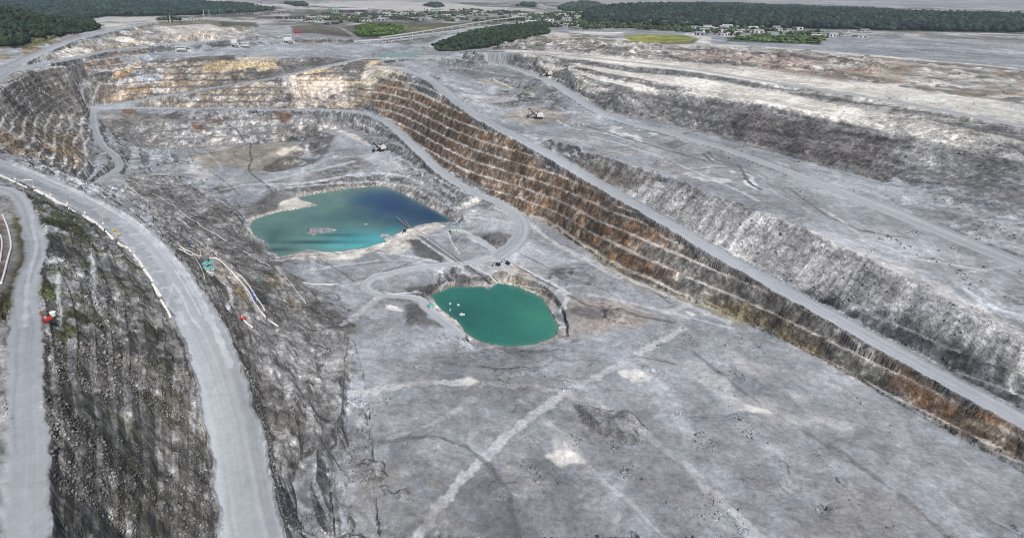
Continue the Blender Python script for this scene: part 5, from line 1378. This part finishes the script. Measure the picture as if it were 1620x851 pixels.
forest([[(900,38),(930,34),(1000,37),(1085,42),(1110,50),(1080,52),(1000,46),(900,46)]], 13, 5, 8, (.04, .06, .022), 'forest', 'belt of mixed green trees between the sheds and the yellow lagoon', -.1, 8)
forest([[(1155,62),(1200,56),(1300,60),(1300,70),(1200,67)]], 10, 5, 6, (.05, .08, .024), 'forest', 'light green scrub at the right edge above the pale benches', -.5, 9)
forest([[(480,24),(560,22),(740,16),(830,20),(835,34),(700,34),(600,34),(520,40),(480,38)]], 16, 7, 8, (.05, .06, .03), 'shrubland', 'patches of dark scrub scattered between the yards on the far plain', .38, 21)
forest([[(1090,44),(1200,44),(1300,50),(1300,60),(1200,60),(1120,58)]], 13, 5, 8, (.04, .06, .025), 'shrubland', 'trees scattered between the sheds below the right wooded hill', .3, 22)
forest([[(820,22),(925,20),(925,46),(840,46),(815,34)]], 13, 5, 8, (.04, .06, .025), 'shrubland', 'trees scattered between the sheds at the head of the conveyors', .25, 23)
for q, lb in (([(450,8),(470,12),(487,13),(484,9),(465,7)], 'small dark wooded mound on the far plain left of the large dark shed'), ([(672,10),(690,7),(702,10),(690,12)], 'small oval wooded island in the far pale plain'),
              ([(818,12),(828,6),(846,8),(845,13)], 'round wooded hillock left of the right wooded hill'), ([(884,14),(900,8),(925,6),(958,10),(920,18),(890,18)], 'low wooded rise just left of the right wooded hill'), ([(350,15),(400,13),(435,17),(400,21),(345,22)], 'long low wooded bank behind the row of haul trucks')):
    forest([q], 17, 11, 16, (.03, .045, .024), 'forest', lb, seed=11)
def make_tree(px, py, h, label, group, k=0):
    p = at(px, py); t = empty('tree', p, random.uniform(0, 6), label, 'tree', group)
    MB().tube([(0, 0, -.5), (.2, 0, h * .4), (-.2, .2, h * .75)], [h * .035, h * .025, h * .01], 7).tube([(.2, 0, h * .35), (h * .18, .5, h * .6)], [h * .015, h * .006], 5).tube([(.1, 0, h * .38), (-h * .16, -.6, h * .62)], [h * .015, h * .006], 5).build('trunk', m_bark, t)
    r_ = np.random.default_rng(k); n_ = 14
    pos = np.column_stack([r_.normal(0, h * .16, n_), r_.normal(0, h * .16, n_), r_.uniform(.28, .78, n_) * h]); 
    o = crown_mesh('crown', pos, r_.uniform(.10, .19, n_) * h, r_.uniform(.2, .34, n_) * h, np.array([(.04, .06, .022)]) * r_.uniform(.7, 1.4, (n_, 1)), M_LEAF)
    o.parent = t
TG = 'trees of the small clump behind the rim roads'
for i in range(16):
    make_tree(248 + i * 2.5 + random.uniform(-1, 1), 35 + random.uniform(-1.5, 1.5), random.uniform(10, 20) + (8 if i in (5, 7, 9) else 0), 'dark tree in the small clump behind the rim roads', TG, i)
TG2 = 'loose trees among the far sheds'
for i in range(24):
    x, y = ((1110 + random.uniform(-15, 70), 52 + random.uniform(-2, 6)) if i % 2 else (845 + random.uniform(0, 60), 40 + random.uniform(-2, 5)))
    make_tree(x, y, random.uniform(9, 16), 'dark green tree standing loose among the sheds below the right wooded hill' if i % 2 else 'dark green tree standing loose among the sheds at the head of the conveyors', TG2 if i % 2 else 'loose trees at the head of the conveyors', 50 + i)

# ------------------------------------------------------------------ loose rock
def rubble(n_, name, label, seed):
    r_ = np.random.default_rng(seed); bv, bf = ico(1)
    th = r_.uniform(math.radians(-37), math.radians(54), n_ * 3); r = np.exp(r_.uniform(math.log(220), math.log(1500), n_ * 3))
    i = np.searchsorted(TT, th) - 1; j = np.searchsorted(RR, r) - 1
    x = np.sin(th) * r; y = np.cos(th) * r
    cl = fbm(x, y, 30, 3, 201) + .5 * fbm(x, y, 9, 2, 202)
    ok = (cl + .6 * SL0[i, j] + r_.uniform(-.3, .3, len(th)) > .50 + .38 * (1 - ss(.08, .3, SL0[i, j]))) & (RD[i, j] < .25) & (sd1[i, j] < -2) & (sd2[i, j] < -2) & (zr_[i, j] < .5) & (C[i, j].sum(-1) > .12)
    i, j, x, y = [q[ok][:n_] for q in (i, j, x, y)]; n_ = len(x); nv = len(bv)
    rad = np.exp(r_.normal(-.35, .5, n_)).clip(.25, 2.6) * (.35 + np.hypot(x, y) / 1500)
    V = bv[None] * (1 + .3 * r_.standard_normal((n_, nv, 1)).clip(-1.5, 1.5)) * rad[:, None, None] * r_.uniform(.6, 1.2, (n_, 1, 3))
    V[..., 0] += x[:, None]; V[..., 1] += y[:, None]; V[..., 2] += (Z[i, j] + rad * .15)[:, None]
    T_ = np.ones((n_, nv, 4), f32); T_[..., :3] = (C[i, j] * .8 + .05)[:, None] * r_.uniform(.7, 1.4, (n_, 1, 1))
    F_ = (bf[None] + (np.arange(n_) * nv)[:, None, None]).reshape(-1, 3).astype(np.int32)
    me = bpy.data.meshes.new(name); me.vertices.add(n_ * nv); me.vertices.foreach_set('co', V.astype(f32).ravel())
    me.loops.add(F_.size); me.loops.foreach_set('vertex_index', F_.ravel()); me.polygons.add(len(F_)); me.polygons.foreach_set('loop_start', np.arange(0, F_.size, 3, dtype=np.int32))
    me.update(calc_edges=True); a_ = me.attributes.new('tint', 'FLOAT_COLOR', 'POINT'); a_.data.foreach_set('color', T_.ravel()); me.materials.append(M_GROUND)
    o = bpy.data.objects.new(name, me); COL.objects.link(o); print(name, n_)
    tag(o, label, 'rubble', None, 'stuff')
rubble(60000, 'rubble', 'loose grey boulders and rubble strewn over the pit slopes and floor', 31)

# ------------------------------------------------------------------ the air between the pit and the far hills
hz = MB(); R_ = 75000.0
hz.box((0, 0, (360 - 60) / 2), (2 * R_, 2 * R_, 360 + 60))
hm = bpy.data.materials.new('haze_air'); hm.use_nodes = True; hn = hm.node_tree.nodes; hn.remove(hn['Principled BSDF'])
pv = hn.new('ShaderNodeVolumePrincipled'); pv.inputs['Color'].default_value = (.68, .82, 1.0, 1); pv.inputs['Density'].default_value = 6e-5; pv.inputs['Anisotropy'].default_value = .2
hm.node_tree.links.new(pv.outputs[0], hn['Material Output'].inputs['Volume'])
hz_o = hz.build('haze', hm); hz_o['kind'] = 'stuff'
